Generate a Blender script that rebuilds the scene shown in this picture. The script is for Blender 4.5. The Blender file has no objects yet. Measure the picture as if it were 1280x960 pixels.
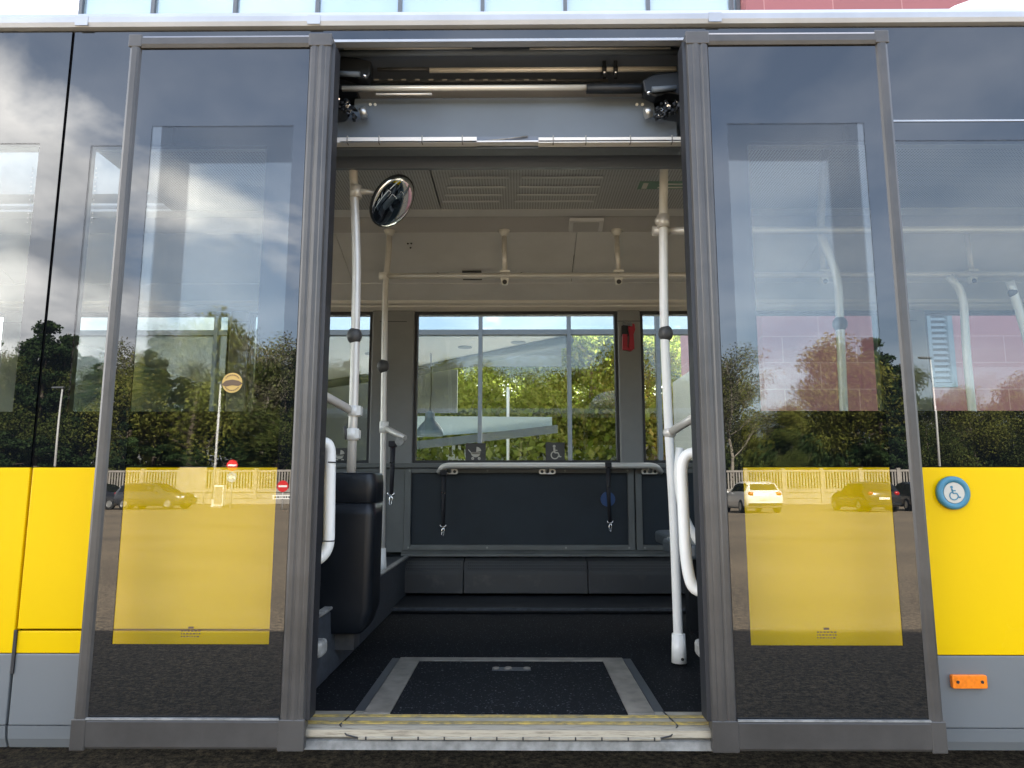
import bpy, bmesh, math, random
import numpy as np
from mathutils import Vector, Matrix
R = math.radians
scene = bpy.context.scene
col = scene.collection
random.seed(7)

# ------------------------------------------------------------------ camera
F_PX = 887.0
CAM = (0.0, -2.27, 1.02)
PITCH, YAW = R(7.96), R(0.52)
cd = bpy.data.cameras.new('camera'); cam = bpy.data.objects.new('camera', cd); col.objects.link(cam)
cam.location = CAM
cam.rotation_euler = (R(90) + PITCH, 0, YAW)
cd.sensor_width = 36.0; cd.lens = 36.0 * F_PX / 1280.0
cd.clip_start = 0.05; cd.clip_end = 2000
scene.camera = cam

# ------------------------------------------------------------------ sky
SUN_EL, SUN_AZ = R(38.2), R(14)          # azimuth from +Y towards +X
w = bpy.data.worlds.new("World"); scene.world = w; w.use_nodes = True
nt = w.node_tree; nt.nodes.clear()
def N(t, **k):
    n = nt.nodes.new(t)
    for a, b in k.items(): setattr(n, a, b)
    return n
L = lambda a, b: nt.links.new(a, b)
out = N('ShaderNodeOutputWorld'); bg = N('ShaderNodeBackground'); bg.inputs[1].default_value = 0.075
sky = N('ShaderNodeTexSky', sky_type='NISHITA'); sky.sun_disc = False
sky.sun_elevation = SUN_EL; sky.sun_rotation = SUN_AZ; sky.air_density = 1.0; sky.dust_density = 3.0; sky.ozone_density = 1.5
tc = N('ShaderNodeTexCoord'); sep = N('ShaderNodeSeparateXYZ'); L(tc.outputs['Generated'], sep.inputs[0])
zz = N('ShaderNodeMath', operation='ADD'); L(sep.outputs[2], zz.inputs[0]); zz.inputs[1].default_value = 0.28
dv = N('ShaderNodeVectorMath', operation='DIVIDE'); L(tc.outputs['Generated'], dv.inputs[0])
cb = N('ShaderNodeCombineXYZ'); [L(zz.outputs[0], cb.inputs[i]) for i in range(3)]
L(cb.outputs[0], dv.inputs[1])
n1 = N('ShaderNodeTexNoise'); n1.inputs['Scale'].default_value = 1.9; n1.inputs['Detail'].default_value = 9; n1.inputs['Roughness'].default_value = .55
n1.inputs['Distortion'].default_value = .35
L(dv.outputs[0], n1.inputs['Vector'])
# thicker cloud towards -X, haze on the +X side
mx = N('ShaderNodeMapRange'); L(sep.outputs[0], mx.inputs[0]); mx.inputs[1].default_value = -.6; mx.inputs[2].default_value = .15; mx.inputs[3].default_value = .17; mx.inputs[4].default_value = -.25
mz = N('ShaderNodeMapRange'); L(sep.outputs[2], mz.inputs[0]); mz.inputs[1].default_value = .37; mz.inputs[2].default_value = .48; mz.inputs[3].default_value = 0; mz.inputs[4].default_value = -.36
ad0 = N('ShaderNodeMath', operation='ADD'); L(n1.outputs[0], ad0.inputs[0]); L(mz.outputs[0], ad0.inputs[1])
ad = N('ShaderNodeMath', operation='ADD'); L(ad0.outputs[0], ad.inputs[0]); L(mx.outputs[0], ad.inputs[1])
cr = N('ShaderNodeValToRGB'); cr.color_ramp.elements[0].position = .47; cr.color_ramp.elements[1].position = .62; cr.color_ramp.elements[0].color = (.16, .16, .16, 1)
L(ad.outputs[0], cr.inputs[0])
n2 = N('ShaderNodeTexNoise'); n2.inputs['Scale'].default_value = 3.2; n2.inputs['Detail'].default_value = 6
L(dv.outputs[0], n2.inputs['Vector'])
cc = N('ShaderNodeValToRGB'); e = cc.color_ramp.elements
e[0].position = .36; e[0].color = (4.2, 4.5, 5.0, 1); e[1].position = .66; e[1].color = (14, 13.7, 13.2, 1)
L(n2.outputs[0], cc.inputs[0])
mix = N('ShaderNodeMix', data_type='RGBA'); L(cr.outputs[0], mix.inputs[0]); L(sky.outputs[0], mix.inputs[6]); L(cc.outputs[0], mix.inputs[7])
L(mix.outputs[2], bg.inputs[0]); L(bg.outputs[0], out.inputs[0])

sd = bpy.data.lights.new('sun', 'SUN'); sd.energy = 5.0; sd.angle = R(.53); sd.color = (1, .95, .87)
sun = bpy.data.objects.new('sun', sd); col.objects.link(sun)
sv = Vector((math.sin(SUN_AZ) * math.cos(SUN_EL), math.cos(SUN_AZ) * math.cos(SUN_EL), math.sin(SUN_EL)))
sun.rotation_euler = sv.to_track_quat('Z', 'Y').to_euler()
vs = scene.view_settings
vs.view_transform = 'Standard'; vs.look = 'None'; vs.gamma = 1; vs.use_curve_mapping = False
vs.exposure = 3.35
cy = scene.cycles
cy.max_bounces = 14; cy.transparent_max_bounces = 40; cy.glossy_bounces = 6; cy.diffuse_bounces = 8
cy.use_denoising = True; cy.caustics_reflective = False; cy.caustics_refractive = False

# ------------------------------------------------------------------ pixel -> plane helper
def ray(px, py):
    u = (px - 640) / F_PX; v = (480 - py) / F_PX
    y = math.cos(PITCH) - v * math.sin(PITCH); z = math.sin(PITCH) + v * math.cos(PITCH)
    return (u * math.cos(YAW) - y * math.sin(YAW), u * math.sin(YAW) + y * math.cos(YAW), z)
def at(px, py, Y):
    r = ray(px, py); t = (Y - CAM[1]) / r[1]
    return CAM[0] + t * r[0], CAM[2] + t * r[2]
TILT = 0.0056
def refl(px, D):
    """real ground position of a thing whose mirror image stands D metres ahead"""
    r = ray(px, 610); return (r[0] / r[1] * D, -.12 - (D - 2.15))

# ------------------------------------------------------------------ materials
def mat(name, c, rough=.5, metal=0., spec=.5, noise=None, bump=None, coat=0., c2=None, ramp=(.35, .65)):
    """noise=(scale, amount), bump=(scale, strength, distance)"""
    m = bpy.data.materials.new(name); m.use_nodes = True; t = m.node_tree; b = t.nodes['Principled BSDF']
    b.inputs['Base Color'].default_value = (*c, 1); b.inputs['Roughness'].default_value = rough
    b.inputs['Metallic'].default_value = metal; b.inputs['Specular IOR Level'].default_value = spec
    b.inputs['Coat Weight'].default_value = coat; b.inputs['Coat Roughness'].default_value = .05
    tcn = t.nodes.new('ShaderNodeTexCoord')
    if noise:
        nz = t.nodes.new('ShaderNodeTexNoise'); nz.inputs['Scale'].default_value = noise[0]; nz.inputs['Detail'].default_value = 7
        nz.inputs['Roughness'].default_value = .6
        t.links.new(tcn.outputs['Object'], nz.inputs['Vector'])
        rp = t.nodes.new('ShaderNodeValToRGB'); rp.color_ramp.elements[0].position, rp.color_ramp.elements[1].position = ramp
        a = noise[1]; d = c2 or tuple(max(0, x * (1 + a)) for x in c)
        lo = c if c2 else tuple(x * (1 - a) for x in c)
        rp.color_ramp.elements[0].color = (*lo, 1); rp.color_ramp.elements[1].color = (*d, 1)
        t.links.new(nz.outputs[0], rp.inputs[0]); t.links.new(rp.outputs[0], b.inputs['Base Color'])
        mr = t.nodes.new('ShaderNodeMapRange'); mr.inputs[3].default_value = max(.02, rough - .06); mr.inputs[4].default_value = min(1, rough + .08)
        t.links.new(nz.outputs[0], mr.inputs[0]); t.links.new(mr.outputs[0], b.inputs['Roughness'])
    if bump:
        nb = t.nodes.new('ShaderNodeTexNoise'); nb.inputs['Scale'].default_value = bump[0]; nb.inputs['Detail'].default_value = 4
        t.links.new(tcn.outputs['Object'], nb.inputs['Vector'])
        bp = t.nodes.new('ShaderNodeBump'); bp.inputs['Strength'].default_value = bump[1]; bp.inputs['Distance'].default_value = bump[2] if len(bump) > 2 else .01
        t.links.new(nb.outputs[0], bp.inputs['Height']); t.links.new(bp.outputs[0], b.inputs['Normal'])
    return m

def glassy(name, tint, r0, base=None, rough=0.0, wave=.012, wscale=1.3):
    """thin glazing: Schlick mirror over a tinted see-through (base=None) or over an opaque enamel (base=colour)"""
    m = bpy.data.materials.new(name); m.use_nodes = True; t = m.node_tree; t.nodes.clear()
    o = t.nodes.new('ShaderNodeOutputMaterial'); mx = t.nodes.new('ShaderNodeMixShader')
    if base is None:
        a = t.nodes.new('ShaderNodeBsdfTransparent'); a.inputs[0].default_value = (*tint, 1)
    else:
        a = t.nodes.new('ShaderNodeBsdfDiffuse'); a.inputs[0].default_value = (*base, 1)
    g = t.nodes.new('ShaderNodeBsdfGlossy'); g.inputs['Roughness'].default_value = rough
    lw = t.nodes.new('ShaderNodeLayerWeight'); lw.inputs[0].default_value = .5
    pw = t.nodes.new('ShaderNodeMath'); pw.operation = 'POWER'; pw.inputs[1].default_value = 4.5
    t.links.new(lw.outputs['Facing'], pw.inputs[0])
    mr = t.nodes.new('ShaderNodeMapRange'); mr.inputs[3].default_value = r0; mr.inputs[4].default_value = .95
    t.links.new(pw.outputs[0], mr.inputs[0]); t.links.new(mr.outputs[0], mx.inputs[0])
    if wave:
        tcn = t.nodes.new('ShaderNodeTexCoord'); nb = t.nodes.new('ShaderNodeTexNoise'); nb.inputs['Scale'].default_value = wscale; nb.inputs['Detail'].default_value = 1
        t.links.new(tcn.outputs['Object'], nb.inputs['Vector'])
        bp = t.nodes.new('ShaderNodeBump'); bp.inputs['Strength'].default_value = 1; bp.inputs['Distance'].default_value = wave
        t.links.new(nb.outputs[0], bp.inputs['Height']); t.links.new(bp.outputs[0], g.inputs['Normal'])
    t.links.new(a.outputs[0], mx.inputs[1]); t.links.new(g.outputs[0], mx.inputs[2]); t.links.new(mx.outputs[0], o.inputs[0])
    return m

M = {}
M['yellow'] = mat('yellow_paint', (.73, .47, .0), .24, spec=.16, noise=(.8, .03), bump=(2.2, .05, .01))
M['grey_paint'] = mat('grey_paint', (.14, .152, .158), .32, noise=(1.2, .05), bump=(2.0, .05, .01))
M['frit'] = glassy('black_enamel_glass', None, .095, base=(.004, .005, .006), wave=.0019)
M['pane'] = glassy('bus_window_glass', (.86, .89, .885), .058, wave=.0012)
M['leafpane'] = glassy('door_glass', (.90, .905, .89), .048, wave=.0008)
M['farpane'] = glassy('far_window_glass', (.88, .91, .89), .03, wave=0)
M['rubber'] = mat('grey_door_rubber', (.05, .047, .044), .32, noise=(5, .25), bump=(60, .12, .002))
M['rubber2'] = mat('grey_corner_rubber', (.06, .057, .054), .4, noise=(6, .2))
M['seal'] = mat('black_seal', (.012, .013, .016), .5)
M['alu'] = mat('brushed_aluminium', (.45, .45, .43), .35, metal=.85, noise=(14, .18))
M['roofalu'] = mat('painted_roof_rail', (.36, .38, .41), .35, metal=.3, noise=(3, .1))
M['white'] = mat('white_tube', (.74, .74, .71), .32, noise=(6, .04))
M['tube'] = mat('satin_steel_tube', (.60, .58, .54), .36, metal=.25, noise=(8, .06))
M['knob'] = mat('dark_sleeve', (.05, .05, .05), .5, noise=(20, .15))
M['wallp'] = mat('light_grey_panel', (.67, .69, .73), .6, noise=(3, .06))
M['mould'] = mat('beige_moulding', (.74, .73, .71), .5, noise=(3, .04))
M['cove'] = mat('cove_grey', (.46, .47, .50), .55, noise=(3, .05))
M['inner'] = mat('slate_panel', (.016, .023, .030), .6, spec=.3, noise=(4, .15))
M['innerframe'] = mat('grey_green_frame', (.10, .108, .105), .5, noise=(5, .12))
M['pillar'] = mat('grey_pillar_trim', (.17, .175, .175), .5, noise=(4, .08))
M['heater'] = mat('dark_heater_cover', (.04, .042, .045), .4, noise=(9, .3), c2=(.10, .095, .085), ramp=(.55, .80))
M['dark'] = mat('dark_plastic', (.008, .010, .013), .45, spec=.35, noise=(6, .2))
M['bin'] = mat('black_moulded_plastic', (.006, .008, .011), .36, spec=.35, noise=(6, .15))
M['floor'] = mat('speckled_floor', (.003, .004, .0055), .8, spec=.15, noise=(110, .2), c2=(.13, .14, .15), ramp=(.60, .69), bump=(200, .2, .001))
M['podium'] = mat('podium_grey', (.035, .041, .05), .6, noise=(40, .35))
M['trimedge'] = mat('worn_grey_edge', (.22, .22, .21), .5, noise=(30, .3))
M['ramp'] = mat('ramp_frame_steel', (.20, .18, .15), .5, metal=.3, noise=(16, .28))
M['header'] = mat('header_cover_grey', (.11, .135, .165), .6, noise=(3, .08))
M['headback'] = mat('header_dark', (.13, .155, .20), .5)
M['red'] = mat('red_plastic', (.30, .012, .03), .35)
M['blue'] = mat('blue_plastic', (.045, .19, .28), .4)
M['navy'] = mat('deep_blue_plastic', (.01, .05, .16), .4)
M['orange'] = mat('orange_reflector', (.9, .22, .01), .22, noise=(90, .12))
M['signwhite'] = mat('sign_white', (.72, .72, .68), .5)
M['stick'] = mat('pictogram_grey', (.05, .05, .048), .6)
M['stickfg'] = mat('pictogram_light', (.5, .48, .42), .6)
M['gold'] = mat('gold_sticker', (.45, .30, .08), .5)
M['brown'] = mat('brown_print', (.10, .06, .03), .6)
M['green'] = mat('green_sticker', (.10, .24, .17), .5)
M['belt'] = mat('black_webbing', (.008, .008, .012), .7)
M['chrome'] = mat('chrome', (.75, .75, .75), .14, metal=1)
M['mirror'] = mat('mirror_glass', (.8, .82, .82), .01, metal=1)
M['seat'] = mat('dark_seat_shell', (.035, .045, .055), .4, noise=(5, .2))
M['tyre'] = mat('tyre_rubber', (.02, .02, .02), .8)
M['white_paint'] = mat('white_car_paint', (.78, .78, .76), .25, coat=.5)
M['black_paint'] = mat('black_car_paint', (.012, .012, .014), .2, coat=.6)
M['navy_paint'] = mat('dark_grey_car_paint', (.03, .033, .04), .22, coat=.6)
M['carglass'] = glassy('car_glass', None, .08, base=(.01, .012, .014), wave=0)
M['taillamp'] = mat('tail_lamp_red', (.4, .01, .01), .2)
M['headlamp'] = mat('head_lamp_glass', (.7, .7, .7), .1)
M['concrete'] = mat('pale_concrete', (.27, .25, .22), .85, noise=(1.4, .2))
M['post'] = mat('galvanised_post', (.42, .42, .41), .5, noise=(5, .1))
M['bark'] = mat('bark', (.09, .07, .052), .9, noise=(6, .35))
M['palebark'] = mat('pale_bark', (.24, .21, .17), .9, noise=(6, .35))
M['mullion'] = mat('dark_mullion', (.09, .10, .115), .4)
M['facglass'] = glassy('coated_facade_glass', (.35, .42, .45), .42, wave=.002, wscale=.5)
M['clearfac'] = glassy('clear_facade_glass', (.92, .95, .95), .05, wave=.001, wscale=.5)
M['spandrel'] = glassy('spandrel_glass', None, .30, base=(.30, .42, .50), wave=.002, wscale=.4)
M['ceilwhite'] = mat('white_ceiling', (.42, .40, .37), .8)
M['ceilgrey'] = mat('grey_ceiling', (.13, .135, .14), .8)
M['intfloor'] = mat('pale_floor', (.55, .52, .47), .5)
M['paleblue'] = mat('pale_blue_reflection', (.46, .53, .57), .4)
M['louvre'] = mat('blue_grey_louvre', (.09, .125, .155), .5)

def perforated(name, c, scale, hole=.35, thr=.28):
    m = mat(name, c, .6); t = m.node_tree; b = t.nodes['Principled BSDF']
    tcn = t.nodes.new('ShaderNodeTexCoord'); mp = t.nodes.new('ShaderNodeMapping'); mp.inputs['Scale'].default_value = (scale,) * 3
    t.links.new(tcn.outputs['Object'], mp.inputs[0])
    fr = t.nodes.new('ShaderNodeVectorMath'); fr.operation = 'FRACTION'; t.links.new(mp.outputs[0], fr.inputs[0])
    sb = t.nodes.new('ShaderNodeVectorMath'); sb.operation = 'SUBTRACT'; sb.inputs[1].default_value = (.5, .5, .5); t.links.new(fr.outputs[0], sb.inputs[0])
    sp = t.nodes.new('ShaderNodeSeparateXYZ'); t.links.new(sb.outputs[0], sp.inputs[0])
    cbn = t.nodes.new('ShaderNodeCombineXYZ'); t.links.new(sp.outputs[0], cbn.inputs[0]); t.links.new(sp.outputs[1], cbn.inputs[1])
    ln = t.nodes.new('ShaderNodeVectorMath'); ln.operation = 'LENGTH'; t.links.new(cbn.outputs[0], ln.inputs[0])
    gt = t.nodes.new('ShaderNodeMath'); gt.operation = 'GREATER_THAN'; gt.inputs[1].default_value = thr; t.links.new(ln.outputs['Value'], gt.inputs[0])
    mxn = t.nodes.new('ShaderNodeMix'); mxn.data_type = 'RGBA'; mxn.inputs[6].default_value = (c[0] * hole, c[1] * hole, c[2] * hole, 1); mxn.inputs[7].default_value = (*c, 1)
    t.links.new(gt.outputs[0], mxn.inputs[0]); t.links.new(mxn.outputs[2], b.inputs['Base Color'])
    return m
M['perf'] = perforated('perforated_ceiling', (.50, .52, .56), 70)
M['grille'] = perforated('perforated_heater_grille', (.05, .053, .055), 80, hole=.2)

def brick(name):
    m = mat(name, (.5, .2, .17), .8); t = m.node_tree; b = t.nodes['Principled BSDF']
    tcn = t.nodes.new('ShaderNodeTexCoord'); mp = t.nodes.new('ShaderNodeMapping'); mp.inputs['Rotation'].default_value = (R(90), 0, 0)
    t.links.new(tcn.outputs['Object'], mp.inputs[0])
    br = t.nodes.new('ShaderNodeTexBrick'); br.inputs['Scale'].default_value = 1
    br.inputs['Brick Width'].default_value = 1.1; br.inputs['Row Height'].default_value = .4; br.inputs['Mortar Size'].default_value = .007
    br.inputs['Color1'].default_value = (.30, .11, .12, 1); br.inputs['Color2'].default_value = (.265, .10, .107, 1); br.inputs['Mortar'].default_value = (.40, .21, .205, 1)
    t.links.new(mp.outputs[0], br.inputs[0]); t.links.new(br.outputs[0], b.inputs['Base Color'])
    return m
M['brick'] = brick('pink_block_wall')

def foliage(name, cols, trans=.35):
    m = bpy.data.materials.new(name); m.use_nodes = True; t = m.node_tree; t.nodes.clear()
    o = t.nodes.new('ShaderNodeOutputMaterial'); g = t.nodes.new('ShaderNodeNewGeometry'); rp = t.nodes.new('ShaderNodeValToRGB')
    el = rp.color_ramp.elements
    while len(el) < len(cols): el.new(.5)
    for i, c in enumerate(cols): el[i].position = i / (len(cols) - 1); el[i].color = (*c, 1)
    t.links.new(g.outputs['Random Per Island'], rp.inputs[0])
    d = t.nodes.new('ShaderNodeBsdfDiffuse'); tr = t.nodes.new('ShaderNodeBsdfTranslucent'); mx = t.nodes.new('ShaderNodeMixShader'); mx.inputs[0].default_value = trans
    t.links.new(rp.outputs[0], d.inputs[0]); t.links.new(rp.outputs[0], tr.inputs[0])
    t.links.new(d.outputs[0], mx.inputs[1]); t.links.new(tr.outputs[0], mx.inputs[2]); t.links.new(mx.outputs[0], o.inputs[0])
    return m
M['leaf_spring'] = foliage('spring_leaves', [(.06, .075, .015), (.125, .135, .028), (.19, .185, .05)])
M['leaf_dark'] = foliage('conifer_needles', [(.010, .022, .009), (.022, .038, .014), (.034, .052, .020)], .15)
M['leaf_mid'] = foliage('mid_green_leaves', [(.03, .046, .014), (.065, .085, .022), (.11, .12, .036)])
M['leaf_twig'] = foliage('budding_twigs', [(.07, .065, .045), (.11, .105, .065), (.12, .14, .05)], .2)
M['leaf_bright'] = foliage('sunlit_yellow_green_leaves', [(.12, .16, .02), (.25, .29, .045), (.32, .34, .09)], .42)

def asphalt():
    m = mat('asphalt', (.07, .06, .05), .85, bump=(90, .5, .01)); t = m.node_tree; b = t.nodes['Principled BSDF']
    tcn = t.nodes.new('ShaderNodeTexCoord')
    a = t.nodes.new('ShaderNodeTexNoise'); a.inputs['Scale'].default_value = 38; a.inputs['Detail'].default_value = 5; a.inputs['Roughness'].default_value = .95
    c = t.nodes.new('ShaderNodeTexNoise'); c.inputs['Scale'].default_value = .35; c.inputs['Detail'].default_value = 5
    t.links.new(tcn.outputs['Object'], a.inputs[0]); t.links.new(tcn.outputs['Object'], c.inputs[0])
    r1 = t.nodes.new('ShaderNodeValToRGB'); e = r1.color_ramp.elements; e[0].position = .42; e[0].color = (.03, .027, .023, 1); e[1].position = .60; e[1].color = (.33, .265, .18, 1)
    r2 = t.nodes.new('ShaderNodeValToRGB'); e = r2.color_ramp.elements; e[0].position = .35; e[0].color = (.75, .75, .75, 1); e[1].position = .65; e[1].color = (1.15, 1.12, 1.08, 1)
    t.links.new(a.outputs[0], r1.inputs[0]); t.links.new(c.outputs[0], r2.inputs[0])
    mm = t.nodes.new('ShaderNodeMix'); mm.data_type = 'RGBA'; mm.blend_type = 'MULTIPLY'; mm.inputs[0].default_value = 1
    t.links.new(r1.outputs[0], mm.inputs[6]); t.links.new(r2.outputs[0], mm.inputs[7])
    g3 = t.nodes.new('ShaderNodeTexNoise'); g3.inputs['Scale'].default_value = 16; g3.inputs['Detail'].default_value = 3; g3.inputs['Roughness'].default_value = .8
    t.links.new(tcn.outputs['Object'], g3.inputs[0])
    r3 = t.nodes.new('ShaderNodeValToRGB'); e = r3.color_ramp.elements; e[0].position = .38; e[0].color = (.62, .62, .62, 1); e[1].position = .66; e[1].color = (1.5, 1.46, 1.40, 1)
    m3 = t.nodes.new('ShaderNodeMix'); m3.data_type = 'RGBA'; m3.blend_type = 'MULTIPLY'; m3.inputs[0].default_value = 1
    t.links.new(g3.outputs[0], r3.inputs[0]); t.links.new(mm.outputs[2], m3.inputs[6]); t.links.new(r3.outputs[0], m3.inputs[7]); t.links.new(m3.outputs[2], b.inputs['Base Color'])
    return m
M['asphalt'] = asphalt()

# ------------------------------------------------------------------ mesh accumulator
class MB:
    def __init__(s): s.v = []; s.f = []; s.sm = []
    def add(s, vs, fs, smooth=False):
        o = len(s.v); s.v += [tuple(p) for p in vs]; s.f += [tuple(i + o for i in f) for f in fs]; s.sm += [smooth] * len(fs); return s
    def box(s, a, b):
        x0, x1 = sorted((a[0], b[0])); y0, y1 = sorted((a[1], b[1])); z0, z1 = sorted((a[2], b[2]))
        return s.add([(x0,y0,z0),(x1,y0,z0),(x1,y1,z0),(x0,y1,z0),(x0,y0,z1),(x1,y0,z1),(x1,y1,z1),(x0,y1,z1)],
              [(0,3,2,1),(4,5,6,7),(0,1,5,4),(1,2,6,5),(2,3,7,6),(3,0,4,7)])
    def prism(s, poly, axis, a, b):
        """extrude a 2D polygon along axis: 'x' uses (y,z), 'y' uses (x,z), 'z' uses (x,y)"""
        def P(p, t): return {'x': (t, p[0], p[1]), 'y': (p[0], t, p[1]), 'z': (p[0], p[1], t)}[axis]
        n = len(poly); vs = [P(p, a) for p in poly] + [P(p, b) for p in poly]
        return s.add(vs, [tuple(range(n))[::-1], tuple(range(n, 2 * n))] + [(i, (i + 1) % n, n + (i + 1) % n, n + i) for i in range(n)])
    def tube(s, pts, r, seg=14, cap=True, smooth=True, round_=0):
        pts = [Vector(p) for p in pts]
        if round_:
            q = [pts[0]]
            for i in range(1, len(pts) - 1):
                a, b, c = pts[i - 1], pts[i], pts[i + 1]
                d1 = min(round_, (a - b).length * .49); d2 = min(round_, (c - b).length * .49)
                p0 = b + (a - b).normalized() * d1; p2 = b + (c - b).normalized() * d2
                for k in range(7):
                    t = k / 6; q.append(p0 * (1 - t) ** 2 + b * 2 * t * (1 - t) + p2 * t * t)
            q.append(pts[-1]); pts = q
        rs = r if isinstance(r, (list, tuple)) else [r] * len(pts)
        o = len(s.v); up = None
        for i, p in enumerate(pts):
            d = (pts[min(i + 1, len(pts) - 1)] - pts[max(i - 1, 0)]).normalized()
            if up is None: up = Vector((0, 0, 1)) if abs(d.z) < .9 else Vector((0, 1, 0))
            sx = d.cross(up).normalized(); uy = sx.cross(d).normalized(); up = uy
            for k in range(seg):
                a = 2 * math.pi * k / seg; s.v.append(tuple(p + sx * math.cos(a) * rs[i] + uy * math.sin(a) * rs[i]))
        for i in range(len(pts) - 1):
            for k in range(seg):
                a = o + i * seg + k; b = o + i * seg + (k + 1) % seg
                s.f.append((a, b, b + seg, a + seg)); s.sm.append(smooth)
        if cap:
            s.f.append(tuple(o + k for k in range(seg))[::-1]); s.sm.append(False)
            e = o + (len(pts) - 1) * seg; s.f.append(tuple(e + k for k in range(seg))); s.sm.append(False)
        return s
    def lathe(s, c, prof, axis='z', seg=24, sx=1, sy=1):
        """prof: list of (radius, height)"""
        o = len(s.v)
        for r, h in prof:
            for k in range(seg):
                a = 2 * math.pi * k / seg; u, v = r * math.cos(a) * sx, r * math.sin(a) * sy
                p = {'z': (u, v, h), 'y': (u, h, v), 'x': (h, u, v)}[axis]
                s.v.append((c[0] + p[0], c[1] + p[1], c[2] + p[2]))
        for i in range(len(prof) - 1):
            for k in range(seg):
                a = o + i * seg + k; b = o + i * seg + (k + 1) % seg; s.f.append((a, b, b + seg, a + seg)); s.sm.append(True)
        s.f.append(tuple(o + k for k in range(seg))[::-1]); s.sm.append(False)
        e = o + (len(prof) - 1) * seg; s.f.append(tuple(e + k for k in range(seg))); s.sm.append(False)
        return s
    def ball(s, c, r, seg=14, rings=8, sc=(1, 1, 1)):
        prof = [(r * math.sin(math.pi * i / rings) + 1e-5, -r * math.cos(math.pi * i / rings)) for i in range(rings + 1)]
        o = len(s.v); s.lathe((0, 0, 0), prof, 'z', seg)
        for i in range(o, len(s.v)):
            p = s.v[i]; s.v[i] = (c[0] + p[0] * sc[0], c[1] + p[1] * sc[1], c[2] + p[2] * sc[2])
        return s
    def shear(s, z0=.27, k=TILT):
        s.v = [(x, y + (z - z0) * k, z) for x, y, z in s.v]; return s
    def build(s, name, m, parent=None, bevel=0, fix=True):
        me = bpy.data.meshes.new(name)
        org = PO.get(parent.name, (0, 0, 0)) if parent else (0, 0, 0)
        me.from_pydata([(x - org[0], y - org[1], z - org[2]) for x, y, z in s.v], [], s.f)
        me.polygons.foreach_set('use_smooth', s.sm); me.materials.append(m)
        if fix:
            bm = bmesh.new(); bm.from_mesh(me); bmesh.ops.recalc_face_normals(bm, faces=bm.faces); bm.to_mesh(me); bm.free()
        o = bpy.data.objects.new(name, me); col.objects.link(o)
        if parent: o.parent = parent; PO[o.name] = org
        if bevel:
            b = o.modifiers.new('bevel', 'BEVEL'); b.width = bevel; b.segments = 2; b.limit_method = 'ANGLE'; b.angle_limit = R(40)
        return o
PO = {}
def tag(o, label=None, cat=None, group=None, kind=None):
    if label: o['label'] = label
    if cat: o['category'] = cat
    if group: o['group'] = group
    if kind: o['kind'] = kind
    return o
def empty(name, loc, rz=0):
    o = bpy.data.objects.new(name, None); o.location = loc; o.rotation_euler = (0, 0, rz); o.empty_display_size = .2; col.objects.link(o)
    PO[o.name] = (0, 0, 0); return o
def world_empty(name, loc):
    """an Empty whose parts are written in world coordinates"""
    o = empty(name, loc); PO[o.name] = tuple(loc); return o
def copy_tree(o, parent=None):
    c = o.copy(); col.objects.link(c)
    if parent: c.parent = parent
    for ch in list(o.children): copy_tree(ch, c)
    return c

# ------------------------------------------------------------------ ground
g = MB(); g.add([(-400, -400, 0), (400, -400, 0), (400, 400, 0), (-400, 400, 0)], [(0, 1, 2, 3)])
tag(g.build('ground', M['asphalt']), kind='structure')
gr = MB(); gr.add([(-400, -400, .004), (400, -400, .004), (400, -56.5, .004), (-400, -56.5, .004)], [(0, 1, 2, 3)])
tag(gr.build('grass_verge', mat('verge', (.05, .07, .025), .95, noise=(.8, .4))), kind='structure')

# ================================================================== THE BUS
bus = world_empty('city_bus', (0, 1.2, 0))
tag(bus, 'yellow and grey city bus with black glass band, middle door standing wide open', 'bus')
B = lambda name, mb, m, parent=None, bevel=0, label=None: (lambda o: (o.__setitem__('label', label) if label else None, o)[1])(mb.build(name, m, parent or bus, bevel))
X0, X1 = -6.0, 6.0
DX0, DX1 = -.655, .60          # door opening in the body
ZB = 1.073                      # top of the paint
# --- painted lower body
seamX = -1.560
def panel(name, x0, x1, z0, z1, m, **k):
    return B(name, MB().box((x0, 0, z0), (x1, .03, z1)).shear(), m, bevel=.003, **k)
panel('yellow_panel', X0, seamX - .004, .500, ZB - .003, M['yellow'])
panel('yellow_panel', seamX + .004, DX0, .572, ZB - .003, M['yellow'])
panel('yellow_flap', seamX + .004, DX0, .500, .566, M['yellow'])
panel('yellow_panel', DX1, X1, .500, ZB - .003, M['yellow'])
for a, b in ((X0, seamX - .004), (seamX + .004, DX0), (DX1, X1)):
    panel('grey_panel', a, b, .290, .4985, M['grey_paint'])
    s = MB().prism([(0, .2885), (.03, .2885), (.045, .226), (.016, .222), (.004, .25)], 'x', a, b)
    B('skirt', s, M['grey_paint'])
B('flap_latch', MB().box((seamX - .002, -.004, .44), (seamX + .008, .002, .57)), M['seal'], bevel=.001)
# --- inner skin of near side, dark
for a, b in ((X0, DX0 - .01), (DX1 + .01, X1)):
    B('inner_side_panel', MB().box((a, .036, .30), (b, .07, 1.235)), M['inner'])
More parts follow.
